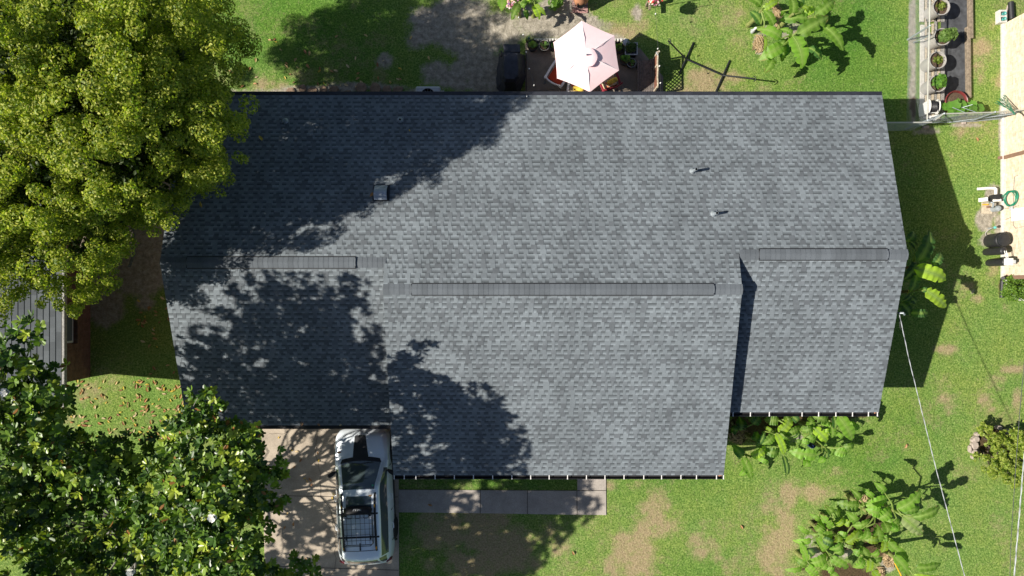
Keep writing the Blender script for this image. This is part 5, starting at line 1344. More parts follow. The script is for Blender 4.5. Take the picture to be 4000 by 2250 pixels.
def half(i):
    h, b, t0, z0, zc, y = Hw[i], Be[i], To[i], Tz[i], Tc[i], Ys[i]
    lo = .30 if abs(y) < 1.9 else .36
    pr = [(0, lo - .04), (h * .86, lo - .04), (h - .03, lo + .05), (h, .52), (h * 1.0, .66), (h * .985, max(.6, b - .10)), (h * .955, b)]
    tag_ = ['u', 'sill', 'door', 'door', 'door', 'door']
    for k in range(1, 6):
        f = k / 5; bul = .02 * math.sin(f * math.pi) if z0 - b > .2 else 0
        pr.append((h * .955 + (t0 - h * .955) * f + bul, b + (z0 - b) * f)); tag_.append('side')
    nt = 8
    for k in range(1, nt + 1):
        f = k / nt; pr.append((t0 * (1 - f), z0 + (zc - z0) * (1 - (1 - f) ** 2))); tag_.append('top')
    return pr, tag_
NH = 1 + 6 + 5 + 8
grid = []
for i in range(len(Ys)):
    pr, tg_ = half(i)
    bow = [0] * len(pr)
    full = [(x, z) for x, z in pr] + [(-x, z) for x, z in pr[-2::-1]]
    row = []
    for (x, z) in full:
        # screen and nose curve forward at the centre line
        yb = Ys[i]
        if .35 < yb < 2.5 and z > .7: yb += .10 * (1 - (abs(x) / .9) ** 2) * (1 if yb < 1.5 else .4)
        if yb < -1.5: yb -= .07 * (1 - (abs(x) / .9) ** 2)
        row.append(Vector((x, yb, z)))
    grid.append(row)
tags = half(0)[1]; tags_full = tags + tags[::-1]
bodym, wind, rearw, sidew = MB(), MB(), MB(), {1: MB(), -1: MB()}
def quad(mb, a_, b_, c_, d_): mb.add([a_, b_, c_, d_], [(0, 1, 2, 3)])
NP = len(grid[0])
def weld(mb):
    seen = {}; nv, nc, mp = [], [], []
    for v_, c_ in zip(mb.v, mb.c):
        k = (round(v_[0], 5), round(v_[1], 5), round(v_[2], 5))
        if k not in seen: seen[k] = len(nv); nv.append(v_); nc.append(c_)
        mp.append(seen[k])
    mb.v, mb.c = nv, nc; mb.f = [tuple(dict.fromkeys(mp[i] for i in f)) for f in mb.f]; mb.f = [f for f in mb.f if len(f) > 2]
for i in range(len(Ys) - 1):
    ym = (Ys[i] + Ys[i + 1]) / 2
    for j in range(NP - 1):
        tg_ = tags_full[j]; kk = j if j < NH - 1 else (NP - 2 - j)
        a_, b_, c_, d_ = grid[i][j], grid[i + 1][j], grid[i + 1][j + 1], grid[i][j + 1]
        a_, b_, c_, d_ = d_, c_, b_, a_
        dest = bodym
        if tg_ == 'top' and .42 < ym < 1.20 and kk >= 12: dest = wind
        elif tg_ == 'top' and -2.02 < ym < -1.82 and kk >= 12: dest = rearw
        elif tg_ == 'side' and kk in (7, 8, 9) and -1.72 < ym < .98: dest = sidew[1 if j < NH - 1 else -1]
        elif tg_ == 'side' and -2.02 < ym < -1.75 and kk in (8, 9, 10): dest = rearw
        quad(dest, a_, b_, c_, d_)
for mb in (bodym, wind, rearw, sidew[1], sidew[-1]): weld(mb)
for r_ in (0, len(Ys) - 1):
    bodym.add(grid[r_], [tuple(range(NP)) if r_ == 0 else tuple(range(NP - 1, -1, -1))])
body = bodym.build('body', 'car_paint', car, True, angle=50)
wind.build('windscreen', 'car_glass', car, True); rearw.build('rear_window', 'car_glass', car, True)
for s_ in (1, -1): sidew[s_].build('side_window', 'car_glass', car, True)
allm = MB()
for mb in (bodym, wind, rearw, sidew[1], sidew[-1]): allm.add(mb.v, mb.f)
bvh = BVHTree.FromPolygons([Vector(v_) for v_ in allm.v], allm.f)
def topz(x, y):
    h = bvh.ray_cast(Vector((x, y, 4)), Vector((0, 0, -1))); return h[0].z if h[0] else 0
def patch(poly_fn, nu, nv, lift, name, mat, parent=car):
    mb = MB(); vs_ = []
    for i in range(nu + 1):
        for j in range(nv + 1):
            x, y = poly_fn(i / nu, j / nv); vs_.append((x, y, topz(x, y) + lift))
    mb.add(vs_, [(i * (nv + 1) + j, (i + 1) * (nv + 1) + j, (i + 1) * (nv + 1) + j + 1, i * (nv + 1) + j + 1) for i in range(nu) for j in range(nv)])
    return mb.build(name, mat, parent, True)
def trap(x0, x1, y0, y1, w0=1.0):
    def f(u, v_):
        wv = w0 + (1 - w0) * v_
        rr_ = 1 - .10 * max(0, (abs(v_ - .5) - .40) / .10) ** 2
        return (((x0 + x1) / 2 + (u - .5) * (x1 - x0) * wv * rr_), y0 + (y1 - y0) * v_)
    return f
patch(lambda u, v_: ((u - .5) * 2 * (.265 - .085 * v_) * (1 - .12 * max(0, (abs(v_ - .5) - .42) / .08) ** 2) - .005, 1.36 + .74 * v_), 14, 16, .004, 'hood_decal', 'decal_black')
for sx in (-1, 1):
    patch(lambda u, v_: (sx * (.40 + .02 * u + .06 * (1 - v_)), 1.40 + .66 * v_), 2, 12, .007, 'hood_crease', 'car_paint', body)
patch(lambda u, v_: ((u - .5) * .82 * (1 - .06 * max(0, (abs(v_ - .5) - .40) / .1) ** 2), -.30 + .58 * v_), 14, 12, .006, 'sunroof', 'car_glass')
patch(lambda u, v_: ((u - .5) * 1.10, -1.48 - .02 * v_), 12, 2, .003, 'roof_seam', 'black_plastic')
patch(lambda u, v_: ((u - .5) * (1.36 - .1 * v_), 1.20 + .13 * v_ + .085 * (1 - (2 * u - 1) ** 2)), 16, 3, .004, 'cowl', 'black_plastic')
st = patch(lambda u, v_: (.43 + .055 * u, .56 + .05 * v_), 1, 1, .004, 'inspection_sticker', 'sticker_green')
for sx in (-1, 1):
    mb = MB(); mb.box((sx * .18, 1.22, topz(sx * .18, 1.2) + .012), (.5, .014, .01), sx * .15); mb.build('wiper', 'black_plastic', car)
    # mirrors
    mb = MB(); mb.tube([(sx * .86, .93, 1.03), (sx * .95, .88, 1.05), (sx * 1.07, .80, 1.06), (sx * 1.10, .77, 1.06)], [.035, .07, .075, .03], 8); mb.build('mirror', 'black_plastic', car, True)
    # handles, lamps
    for y in (.02, -.95):
        mb = MB(); mb.tube([(sx * .915, y + .10, .91), (sx * .955, y + .08, .915), (sx * .957, y - .08, .915), (sx * .918, y - .10, .91)], .016, 6); mb.build('door_handle', 'letter_white', car, True)
    for (y, w) in ((1.05, 1), (-.42, 1), (-1.42, 1)):
        mb = MB(); mb.box((sx * .915, y, .72), (.016, .008, .50)); mb.build('door_seam', 'black_plastic', car)
    mb = MB(); mb.box((sx * .66, 2.11, .80), (.26, .16, .12), -sx * .45); mb.build('headlight', 'headlamp', car, bevel=.03)
    mb = MB(); mb.box((sx * .76, -2.03, .93), (.20, .12, .24), sx * .5); mb.build('tail_light', 'tail_lamp', car, bevel=.03)
    mb = MB(); mb.box((sx * .905, 0, .35), (.05, 2.4, .14)); mb.build('side_skirt', 'black_plastic', car, bevel=.02)
    for y in (1.40, -1.22):
        w_ = thing('w', 'x', 'x'); bpy.data.objects.remove(w_)
        mb = MB(); pr = [(.20, -.1), (.31, -.105), (.345, -.08), (.345, .08), (.31, .105), (.20, .1)]; mb.lathe(pr, n=28)
        rot = Matrix.Translation((sx * .845, y, .345)) @ Matrix.Rotation(R(90), 4, 'Y'); mb.v = [tuple(rot @ Vector(v_)) for v_ in mb.v]
        wo_ = mb.build('wheel', 'tyre', car, True, angle=40)
        mb = MB(); mb.lathe([(.0, .085), (.06, .09), (.19, .075), (.205, .10), (.205, -.1)], n=24)
        rot2 = Matrix.Translation((sx * .845, y, .345)) @ Matrix.Rotation(R(90) * sx, 4, 'Y'); mb.v = [tuple(rot2 @ Vector(v_)) for v_ in mb.v]; mb.build('rim', 'rim', wo_, True)
        mb = MB(); pts = [(sx * .925, y + .40 * math.cos(a_), .345 + .40 * math.sin(a_)) for a_ in np.linspace(-.1, math.pi + .1, 15)]; mb.tube(pts, .03, 6); mb.build('wheel_arch', 'black_plastic', car, True)
    # roof rails
    mb = MB(); x = sx * .525; zt = 1.66
    mb.tube([(x * 1.02, .36, zt - .07), (x * 1.02, .28, zt + .02), (x, -.4, zt + .06), (x * .985, -1.35, zt + .0), (x * .98, -1.50, zt - .07)], [.03, .038, .038, .038, .03], 8); rl = mb.build('roof_rail', 'black_plastic', car, True)
    for y, z in ((-.02, 1.74), (-1.38, 1.70)):
        mb = MB(); mb.box((x, y, z), (.035, .09, .012)); mb.build('marker', 'amber', rl)
mb = MB(); mb.box((0, 2.24, .45), (1.45, .10, .28)); mb.build('front_bumper', 'black_plastic', car, bevel=.05)
mb = MB(); mb.box((0, -2.18, .45), (1.40, .12, .26)); mb.build('rear_bumper', 'black_plastic', car, bevel=.05)
mb = MB(); mb.tube([(-.34, -2.06, 1.12), (.1, -2.12, 1.10)], .018, 6); mb.build('rear_wiper', 'black_plastic', car)
mb = MB(); mb.add([(-.018, -1.22, 1.655), (.018, -1.22, 1.655), (.022, -1.46, 1.625), (-.022, -1.46, 1.625), (0, -1.36, 1.74), (0, -1.45, 1.74)], [(0, 1, 4), (1, 2, 5, 4), (2, 3, 5), (3, 0, 4, 5), (3, 2, 1, 0)]); mb.build('aerial', 'black_plastic', car, bevel=.006)
# cargo basket: cross bars, wire floor, fairing
zb = 1.80
mb = MB(); fr = [(-.47, -.20), (.47, -.20), (.47, -1.16), (.40, -1.22), (-.40, -1.22), (-.47, -1.16), (-.47, -.20)]
mb.tube([(x, y, zb + .02) for x, y in fr], .012, 7); mb.tube([(x, y, zb + .13) for x, y in fr], .010, 7)
for x, y in fr: mb.tube([(x, y, zb + .02), (x, y, zb + .13)], .012, 6)
bk = mb.build('cargo_basket', 'black_metal', car, True)
mb = MB()
for x in np.linspace(-.36, .36, 6): mb.tube([(x, -.22, zb + .02), (x, -1.2, zb + .02)], .006, 5)
for y in np.linspace(-.36, -1.08, 5): mb.tube([(-.46, y, zb + .022), (.46, y, zb + .022)], .006, 5)
for x in (-.26, .0, .26): mb.tube([(x - .08, -.23, zb + .026), (x - .08, -.34, zb + .026), (x - .05, -.37, zb + .026), (x + .05, -.37, zb + .026), (x + .08, -.34, zb + .026), (x + .08, -.23, zb + .026)], .008, 5)
mb.build('basket_floor', 'black_metal', bk)
for y, w in ((-.245, .64), (-.99, .66)):
    mb = MB(); mb.box((0, y, zb - .02), (w * 2, .055, .035)); mb.build('cross_bar', 'black_plastic', bk, bevel=.012)
    for sx in (-1, 1):
        mb = MB(); mb.box((sx * .39, y, zb + .035), (.045, .13, .045)); mb.build('clamp', 'black_plastic', bk, bevel=.01)
mb = MB(); n = 14; top, bot = [], []
for i in range(n + 1):
    u_ = i / n * 2 - 1; x = u_ * .46; y = -.02 - .10 * abs(u_) ** 4 ; 
    top.append((x * .94, y - .17, zb + .13 - .02 * abs(u_) ** 4)); bot.append((x, y + .02, zb - .06))
mb.add(top + bot, [(i, i + 1, n + 2 + i, n + 1 + i)[::-1] for i in range(n)]); fa = mb.build('fairing', 'decal_black', bk, True)
so = fa.modifiers.new('t', 'SOLIDIFY'); so.thickness = .008; so.offset = -1
cu = bpy.data.curves.new('lettering', 'FONT'); cu.body = 'THULE'; cu.size = .085; cu.extrude = .001; cu.align_x = 'CENTER'; cu.align_y = 'CENTER'
tmp = bpy.data.objects.new('tmp', cu); COL.objects.link(tmp); bpy.context.view_layer.update()
me = bpy.data.meshes.new_from_object(tmp.evaluated_get(bpy.context.evaluated_depsgraph_get())); bpy.data.objects.remove(tmp)
ax_ = Vector((0, .19, -.19)).normalized()
lo_ = finish('lettering', me, 'letter_white', bk)
nrm = Vector((0, .19, .19)).normalized()
mx_ = Matrix((Vector((-1, 0, 0)), ax_ * -1, nrm)).transposed().to_4x4()
lo_.matrix_local = Matrix.Translation((0, -.095, zb + .045)) @ mx_
lo_.location += nrm * .016
lo_.scale = (1.1, 1.1, 1.0)

# ------------------------------------------------------------------ chain link fences
def fence(label, pts, h, posts, top_r=.022, mesh_mat='galvanised', spacing=.075):
    q_ = Vector((pts[0][0], pts[0][1], 0)); root = thing('chain_link_fence', label, 'fence', q_)
    pp = [Vector((x, y, 0)) - q_ for x, y in pts]
    mm = MB()
    def wire(a_, b_):
        d = (b_ - a_); n = Vector((-d.y, d.x, 0)); n = n.normalized() if n.length > 1e-6 else Vector((1, 0, 0)); r_ = .0026
        u_ = d.cross(n).normalized(); k = len(mm.v)
        for p_ in (a_, b_):
            for ang in (0, 2.09, 4.19): mm.v.append(tuple(p_ + (n * math.cos(ang) + u_ * math.sin(ang)) * r_)); mm.c.append((.5, .5, .5))
        mm.f += [(k, k + 1, k + 4, k + 3), (k + 1, k + 2, k + 5, k + 4), (k + 2, k, k + 3, k + 5)]
    for A, B in zip(pp[:-1], pp[1:]):
        d = B - A; L = d.length; u_ = d / L; hh = h - .05
        for sgn in (1, -1):
            s_ = -hh
            while s_ < L + hh:
                s0, z0_, s1, z1_ = s_, .04, s_ + hh * sgn * .8, hh
                if sgn < 0: pass
                def clip(sa, za, sb, zb_):
                    t0, t1 = 0.0, 1.0
                    ds = sb - sa
                    if abs(ds) > 1e-9:
                        ta, tb = (0 - sa) / ds, (L - sa) / ds
                        if ta > tb: ta, tb = tb, ta
                        t0, t1 = max(t0, ta), min(t1, tb)
                    if t0 >= t1: return None
                    return (sa + ds * t0, za + (zb_ - za) * t0, sa + ds * t1, za + (zb_ - za) * t1)
                c_ = clip(s0, z0_, s1, z1_)
                if c_: wire(A + u_ * c_[0] + Vector((0, 0, c_[1])), A + u_ * c_[2] + Vector((0, 0, c_[3])))
                s_ += spacing
    mm.build('wire_mesh', mesh_mat, root)
    for A, B in zip(pp[:-1], pp[1:]):
        mb = MB(); mb.tube([A + Vector((0, 0, h)), B + Vector((0, 0, h))], top_r, 8); mb.build('top_rail', 'fence_rail', root, True)
    for (x, y) in posts:
        mb = MB(); c_ = Vector((x, y, 0)) - q_; mb.tube([c_, c_ + Vector((0, 0, h + .03))], .03, 10); mb.lathe([(.034, h + .02), (.034, h + .05), (0, h + .075)], c_, 10); mb.build('post', 'galvanised', root, True)
    return root
f1 = fence('long chain link fence with a straight pale top rail left of the planted bins', [(13.63, 5.50), (13.72, 9.4), (13.78, 14.5)], 1.2, [(13.63, 5.50), (13.70, 8.6), (13.75, 11.6)])
mb = MB(); A = P(3568, 166, .05) - f1.location; B = P(3634, 138, 1.05) - f1.location; mb.tube([A, B], .02, 8); mb.build('brace', 'galvanised', f1, True)
f2 = fence('short chain link fence running from the right gable to the long fence', [(10.99, 5.42), (13.78, 5.44)], 1.2, [(11.05, 5.42)])
f3 = fence('sagging chain link gate and fence up to the pale brick house', [(13.9, 5.52), (14.17, 5.72), (15.84, 5.77), (16.95, 5.87)], 1.2, [(14.17, 5.72), (15.84, 5.77)])
mb = MB(); a_ = Vector((14.2, 5.70, .05)) - f3.location
for A, B in (((14.2, 5.70, .06), (15.8, 5.75, .06)), ((15.86, 5.75, .06), (16.9, 5.85, .06)), ((15.1, 5.72, .06), (16.85, 5.84, .75))): mb.tube([Vector(A) - f3.location, Vector(B) - f3.location], .016, 6)
mb.build('bottom_rail', 'galvanised', f3)
for px, py, w, ds in ((3762, 481, 18, 'tan concrete footing at the middle of the fence'), (3614, 497, 26, 'pale rounded stone at the foot of the fence corner')):
    q_ = P(px, py, 0); mb = MB(); mb.box((0, 0, .03), (w * S, .10, .08), .1); tag(mb.build('stone', 'pale_stone', bevel=.03, loc=(q_.x, q_.y, 0)), ds, 'stone')

# ------------------------------------------------------------------ timber bed with planted bins
def gx_(px): return (px - 2000) * S
def gy_(py): return (1125 - py) * S
bed = thing('timber_bed', 'narrow bed of grey boards and black weed cloth edged in timber', 'planting bed', (gx_(3690), 9.0, 0))
mb = MB(); mb.box(((gx_(3725)), 9.4, .012), (gx_(3775) - gx_(3675), 6.4, .03)); mb.build('weed_cloth', 'weed_cloth', bed)
g = random.Random(12)
for (xa, xb, m_, z) in ((3590, 3606, 'white_stone', .05), (3609, 3616, 'pale_timber', .06), (3619, 3632, 'weathered', .05), (3635, 3643, 'pale_timber', .07), (3646, 3655, 'weathered', .05), (3658, 3668, 'pale_timber', .06), (3671, 3686, 'weathered', .045)):
    ya = 5.75 + g.random() * .4
    for seg in ((ya, 8.9 + g.uniform(-.6, .6)), (9.2, 12.6)):
        mb = MB(); mb.box((gx_((xa + xb) / 2) + g.uniform(-.01, .01), (seg[0] + seg[1]) / 2, z), (gx_(xb) - gx_(xa), seg[1] - seg[0], .05), g.uniform(-.006, .006)); mb.build('board', m_, bed, bevel=.005)
for (ya, yb, dx) in ((6.55, 9.0, 0), (8.6, 12.6, .06)):
    mb = MB(); mb.box((gx_(3774) + dx, (ya + yb) / 2, .09), (.12, yb - ya, .16), .012); mb.build('edging_timber', 'timber', bed, bevel=.012)
rebase(bed, (gx_(3690), 9.0, 0))
bins = [(3678, 25, 'grey plastic bin with a spindly yellow green plant at the top picture edge', 'spindly'), (3682, 143, 'grey plastic bin overflowing with a large pale parsley like bush', 'big'),
        (3664, 234, 'grey plastic bin with sparse soil and a small yellow plant, third down', 'spindly'), (3665, 325, 'grey plastic bin of lush broad green leaves, lowest of the four bins', 'lush')]
for i, (px, py, ds, kind) in enumerate(bins):
    c_ = P(px, py, .72); root = thing('planted_bin', ds, 'planter', (c_.x, c_.y, .08), 0, 'grey bins used as planters')
    mb = MB(); mb.lathe([(.215, 0), (.26, .58), (.285, .60), (.29, .64), (.262, .64), (.25, .52)], n=30); mb.build('bin', 'grey_plastic', root, True, angle=40)
    for a_ in (2.4, -.7):
        mb = MB(); mb.tube([(.285 * math.cos(a_ + d), .285 * math.sin(a_ + d), .54) if abs(d) > .2 else (.33 * math.cos(a_ + d), .33 * math.sin(a_ + d), .54) for d in (-.25, -.15, .15, .25)], .012, 6); mb.build('handle', 'grey_plastic', root, True)
    mb = MB(); mb.lathe([(0, .56), (.12, .565), (.253, .545)], n=24); mb.build('soil', 'soil', root)
    if kind == 'spindly': parts = [tuft((.02, .03, .56), .17, 150, .085, .28, [(.16, .22, .03), (.20, .24, .04)], 40 + i, .2, 1.2)]
    elif kind == 'big': parts = [tuft((.13, .05, .62), .24, 520, .085, .5, [(.12, .20, .045), (.16, .24, .06), (.09, .16, .03)], 40 + i, .4, 1.0), tuft((.34, .10, .60), .20, 380, .085, .5, [(.13, .21, .05), (.17, .25, .07)], 50 + i, .4, .9), tuft((.0, -.02, .60), .15, 180, .08, .5, [(.11, .19, .04)], 52 + i, .4, .9)]
    else: parts = [tuft((.05, .05, .60), .23, 260, .14, .55, [(.10, .22, .03), (.13, .26, .035), (.08, .18, .025)], 40 + i, .5, .9), tuft((.08, .16, .66), .15, 120, .13, .55, [(.11, .24, .03)], 57 + i, .5, .9)]
    V, Q, C = cat(*parts); np_mesh('foliage', V, Q, C, 'leaf_herb', root)
c_ = P(3737, 398, .36); root = thing('red_planter', 'wide dark red round planter trailing big pale squash leaves', 'planter', (c_.x, c_.y, 0))
mb = MB(); mb.lathe([(.26, 0), (.34, .30), (.385, .32), (.395, .36), (.375, .385), (.345, .36), (.33, .28)], n=36); mb.build('pot', 'red_plastic', root, True, angle=50)
mb = MB(); mb.lathe([(0, .31), (.2, .315), (.335, .30)], n=28); mb.build('soil', 'soil', root)
g = random.Random(31); mb = MB()
cz = crop(3560, 340, 5.855)
for (x, y, r_) in ((690, 410, 50), (770, 440, 80), (860, 420, 80), (1010, 400, 100), (1150, 380, 90), (870, 520, 100), (1040, 540, 100), (1190, 460, 90), (1060, 310, 50), (1380, 410, 110), (1430, 500, 100), (1560, 480, 100), (1310, 470, 80), (960, 470, 80), (1120, 530, 80), (1250, 520, 60), (740, 480, 60)):
    z = g.uniform(.40, .62); p_ = P(*cz(x, y), z) - root.location; r2 = r_ / 5.855 * S * 1.1; a0 = g.random() * 6.28; vs_ = [p_ + Vector((0, 0, -.02))]
    tilt = Vector((g.uniform(-.35, .35), g.uniform(-.35, .35), 1)).normalized(); k = g.uniform(.8, 1.2)
    for j in range(14):
        a_ = a0 + 2 * math.pi * j / 14; rr_ = r2 * (1 - .16 * (j % 3 == 0)) * (.75 if j == 0 else 1); v_ = Vector((rr_ * math.cos(a_), rr_ * math.sin(a_), 0)); v_.z = -(v_.x * tilt.x + v_.y * tilt.y) + .02; vs_.append(p_ + v_)
    mb.add(vs_, [(0, 1 + j, 1 + (j + 1) % 14) for j in range(14)], (.13 * k, .27 * k, .045 * k))
mb.build('foliage', 'leaf_herb', root, True)
mb = MB()
for (x, y) in ((770, 440), (1010, 400), (1380, 410), (1040, 540), (1560, 480)): mb.tube([(0, 0, .32), P(*cz(x, y), .42) - root.location], .012, 5)
mb.build('vine', 'petiole', root)
# hose reel cart
c_ = P(3648, 415, .4); root = thing('hose_reel', 'white plastic hose reel wound with dark hose behind the fence corner', 'hose reel', (c_.x, c_.y, 0))
for x in (-.17, .15):
    mb = MB(); mb.lathe([(.0, -.012), (.23, -.012), (.25, 0), (.23, .012), (0, .012)], n=26); r_ = Matrix.Translation((x, 0, .34)) @ Matrix.Rotation(R(82), 4, 'Y'); mb.v = [tuple(r_ @ Vector(v_)) for v_ in mb.v]; mb.build('disc', 'white_plastic', root, True, angle=30)
mb = MB(); mb.lathe([(.17, -.12)] + [(.17 + (.018 if k % 2 else 0), -.12 + .24 * k / 12) for k in range(13)], n=20); r_ = Matrix.Translation((-.01, 0, .34)) @ Matrix.Rotation(R(90), 4, 'Y'); mb.v = [tuple(r_ @ Vector(v_)) for v_ in mb.v]; mb.build('wound_hose', 'black_plastic', root, True)
mb = MB(); mb.box((.03, -.18, .28), (.46, .05, .06), .1); mb.box((.14, -.28, .2), (.30, .05, .05), .2); mb.box((-.24, -.05, .22), (.05, .42, .44)); mb.box((.05, -.30, .08), (.44, .06, .05)); mb.build('frame', 'white_plastic', root, bevel=.015)
mb = MB(); mb.box((0, 0, .05), (.5, .4, .05)); mb.build('base', 'pale_timber', root, bevel=.01)
# green stakes
g = random.Random(15)
for i in range(8):
    o_ = i / 7
    mb = MB(); A = P(3884 + 40 * o_ + g.uniform(-3, 3), 404 - 40 * o_ + g.uniform(-3, 3), .02); B = P(3938 + 16 * o_ + g.uniform(-3, 3), 428 + g.uniform(-4, 4), 1.25 + .1 * o_); C = P(4000 + 14 * o_, 470 + 10 * o_, 1.5)
    mb.tube([A, A.lerp(B, .5), B, B + (B - A) * .35], .009, 7); tag(mb.build('garden_stake', 'green_hose', smooth=True), 'green garden stake in the bundle leaning on the fence by the brick wall', 'garden stake', 'green garden stakes')
for (a_, b_, ds) in (((940, 465), (1320, 620), 'thin pale stake lying over the squash leaves at left'), ((1160, 470), (1400, 400), 'short thin stake crossing the squash leaves upward'), ((1150, 460), (1600, 620), 'long thin pale stake over the squash leaves reaching the gate')):
    mb = MB(); mb.tube([P(*cz(*a_), .66), P(*cz(*b_), .9)], .009, 6); tag(mb.build('thin_stake', 'galvanised'), ds, 'garden stake', 'thin stakes over the squash leaves')
# concrete block with teal cups, corrugated pipe
c_ = P(3915, 65, .15); root = thing('concrete_block', 'hollow concrete block with two square holes near the top right', 'concrete block', (c_.x, c_.y, 0))
mb = MB(); w, d, h = .27, .44, .2
for b_ in (((-.105, 0, h / 2), (.06, d, h)), ((.105, 0, h / 2), (.06, d, h)), ((0, .19, h / 2), (.15, .06, h)), ((0, 0, h / 2), (.15, .05, h)), ((0, -.19, h / 2), (.15, .06, h))): mb.box(*b_)
mb.build('block', 'white_stone', root, bevel=.006)
mb = MB(); mb.box((0, 0, .02), (.16, .33, .02)); mb.build('hollow', 'soil', root)
for y, ds in ((.09, 'upper teal plastic cup tipped in the concrete block'), (-.095, 'lower teal plastic cup standing in the concrete block')):
    mb = MB(); mb.lathe([(.045, 0), (.055, .16), (.06, .17), (.05, .17), (.04, .02), (0, .02)], n=18); tag(mb.build('cup', 'teal_plastic', smooth=True, loc=(c_.x + .03, c_.y + y, .06)), ds, 'cup')
mb = MB(); A, B = P(3948, 8, .1), P(3952, 74, .1); n = 22; mb.tube([A.lerp(B, i / n) for i in range(n + 1)], [.085 + (.008 if i % 2 else 0) for i in range(n + 1)], 14); o = tag(mb.build('drain_pipe', 'black_plastic', smooth=True), 'black corrugated drain pipe beside the concrete block', 'drain pipe')
mb = MB(); A, B = P(3938, 20, .04), P(3930, 48, .04); mb.tube([A, B], .03, 8); tag(mb.build('pipe_offcut', 'pale_stone', smooth=True), 'pale pipe offcut lying between block and corrugated pipe', 'pipe')
# well pump and pipes
cw = crop(3760, 680, 2.898)
c_ = P(*cw(300, 300), 0); root = thing('well_pump', 'water pump with white plastic pipes and black cap by the brick wall', 'pump', (c_.x, c_.y, 0))
def LW(x, y, z): return P(*cw(x, y), z) - Vector((c_.x, c_.y, 0))
mb = MB(); mb.tube([LW(170, 168, .12), LW(280, 160, .16), LW(365, 160, .2), LW(377, 168, .2), LW(375, 240, .2)], .048, 12); mb.build('pipe', 'white_plastic', root, True)
for o_ in (0, 22):
    mb = MB(); mb.tube([LW(180, 285 + o_, .1), LW(285, 272 + o_, .22)], .035, 10); mb.build('pipe', 'white_plastic', root, True)
mb = MB(); mb.lathe([(.13, .0), (.13, .28), (.1, .33), (0, .34)], LW(325, 278, 0), 6); mb.build('cap', 'black_plastic', root)
mb = MB(); mb.tube([LW(350, 300, .3), LW(430, 295, .3)], .045, 10); mb.build('elbow', 'white_plastic', root, True)
mb = MB(); mb.lathe([(.10, 0), (.10, .3), (.085, .34), (0, .36)], LW(330, 400, 0), 18); mb.tube([LW(320, 320, .3), LW(350, 330, .34), LW(340, 380, .36)], .03, 8); mb.build('motor', 'galvanised', root, True)
mb = MB(); mb.box(LW(275, 385, .03), (.36, .40, .05)); mb.build('base_board', 'pale_timber', root, bevel=.01)
mb = MB(); mb.tube([LW(225, 345, .08), LW(290, 345, .1)], .022, 8); mb.build('brass_fitting', 'amber', root, True)
mb = MB(); mb.box(LW(292, 372, .08), (.12, .07, .05)); mb.build('junction', 'brown_trim', root, bevel=.01)
hc = P(3940, 777, .42); mb = MB(); pts = []
for i in range(5 * 28 + 1):
    a_ = 2 * math.pi * i / 28; r_ = .26 + .02 * math.sin(i * .37); pts.append((16.93 - .02 * (i / 28), hc.y + .02 * math.sin(i * .21) + r_ * math.cos(a_), .52 + r_ * 1.0 * math.sin(a_)))
pts += [(16.80, hc.y + .1, .2), (16.55, hc.y - .1, .12), (16.3, hc.y - .12, .3)]
mb.tube(pts, .013, 6); tag(mb.build('garden_hose', 'green_hose', smooth=True), 'coiled green garden hose hung on the brick wall', 'hose')
c_ = P(3876, 890, .2); root = thing('standpipe', 'small garden tap with a teal top and curled grey tube', 'tap', (c_.x, c_.y, 0))
mb = MB(); mb.tube([(0, 0, 0), (0, 0, .3)], .02, 8); mb.build('pipe', 'galvanised', root, True); mb = MB(); mb.lathe([(.04, .3), (.05, .34), (.03, .37), (0, .38)], n=12); mb.build('tap_top', 'teal_plastic', root, True)
mb = MB(); mb.tube([(0, 0, .2), (-.08, -.06, .15), (-.14, -.16, .06), (-.08, -.3, .03), (.0, -.36, .03)], .012, 6); mb.build('tube', 'grey_plastic', root, True)
# softener tanks
def tank(label, x, y, r_, h, name, extra=None):
    root = thing(name, label, 'tank', (x, y, 0), 0, 'black water tanks')
    n = 32; prof = [(r_ * .9, 0), (r_, .04), (r_, h - r_ * .55)] + [(r_ * math.cos(a_), h - r_ * .55 + r_ * .55 * math.sin(a_)) for a_ in np.linspace(.1, math.pi / 2 - .05, 8)] + [(0, h)]
    mb = MB(); mb.lathe(prof, n=n); mb.build('shell', 'black_plastic', root, True, angle=40); return root
t1 = tank('widest black water tank with a round lid, nearest the standpipe', 16.53, 1.62, .235, .70, 'water_tank')
mb = MB(); mb.lathe([(.243, .55), (.25, .57), (.243, .59)], n=32, closed=True); mb.build('band', 'black_metal', t1, True); mb = MB(); mb.lathe([(.215, .645), (.215, .70), (.15, .725), (0, .73)], n=32); mb.build('lid', 'black_metal', t1, True)
t2 = tank('slim black water tank in the middle of the three', 16.40, 1.24, .125, .90, 'water_tank')
t3 = tank('slim black water tank topped by a white valve head', 16.50, .87, .125, .86, 'water_tank')
mb = MB(); mb.box((.0, 0, .94), (.20, .24, .18)); mb.build('valve_head', 'white_plastic', t3, bevel=.02); mb = MB(); mb.box((.14, 0, .96), (.1, .12, .12)); mb.build('valve_cover', 'grey_paint', t3, bevel=.015)
for dx in (-.03, .03):
    mb = MB(); mb.tube([(dx - .02, .08, .92), (dx - .10, .37, .92)], .012, 8); mb.build('pipe', 'white_plastic', t3, True)
mb = MB(); A, B = P(3916, 1092, .09), P(3913, 1162, .07); n = 16; mb.tube([P(3918, 1086, .5), P(3916, 1090, .12)] + [A.lerp(B, i / n) for i in range(n + 1)], [.06, .06] + [.066 + (.005 if i % 2 else 0) for i in range(n + 1)], 12); tag(mb.build('downspout_pipe', 'black_plastic', smooth=True), 'black downspout extension pipe on the grass below the water tanks', 'drain pipe')

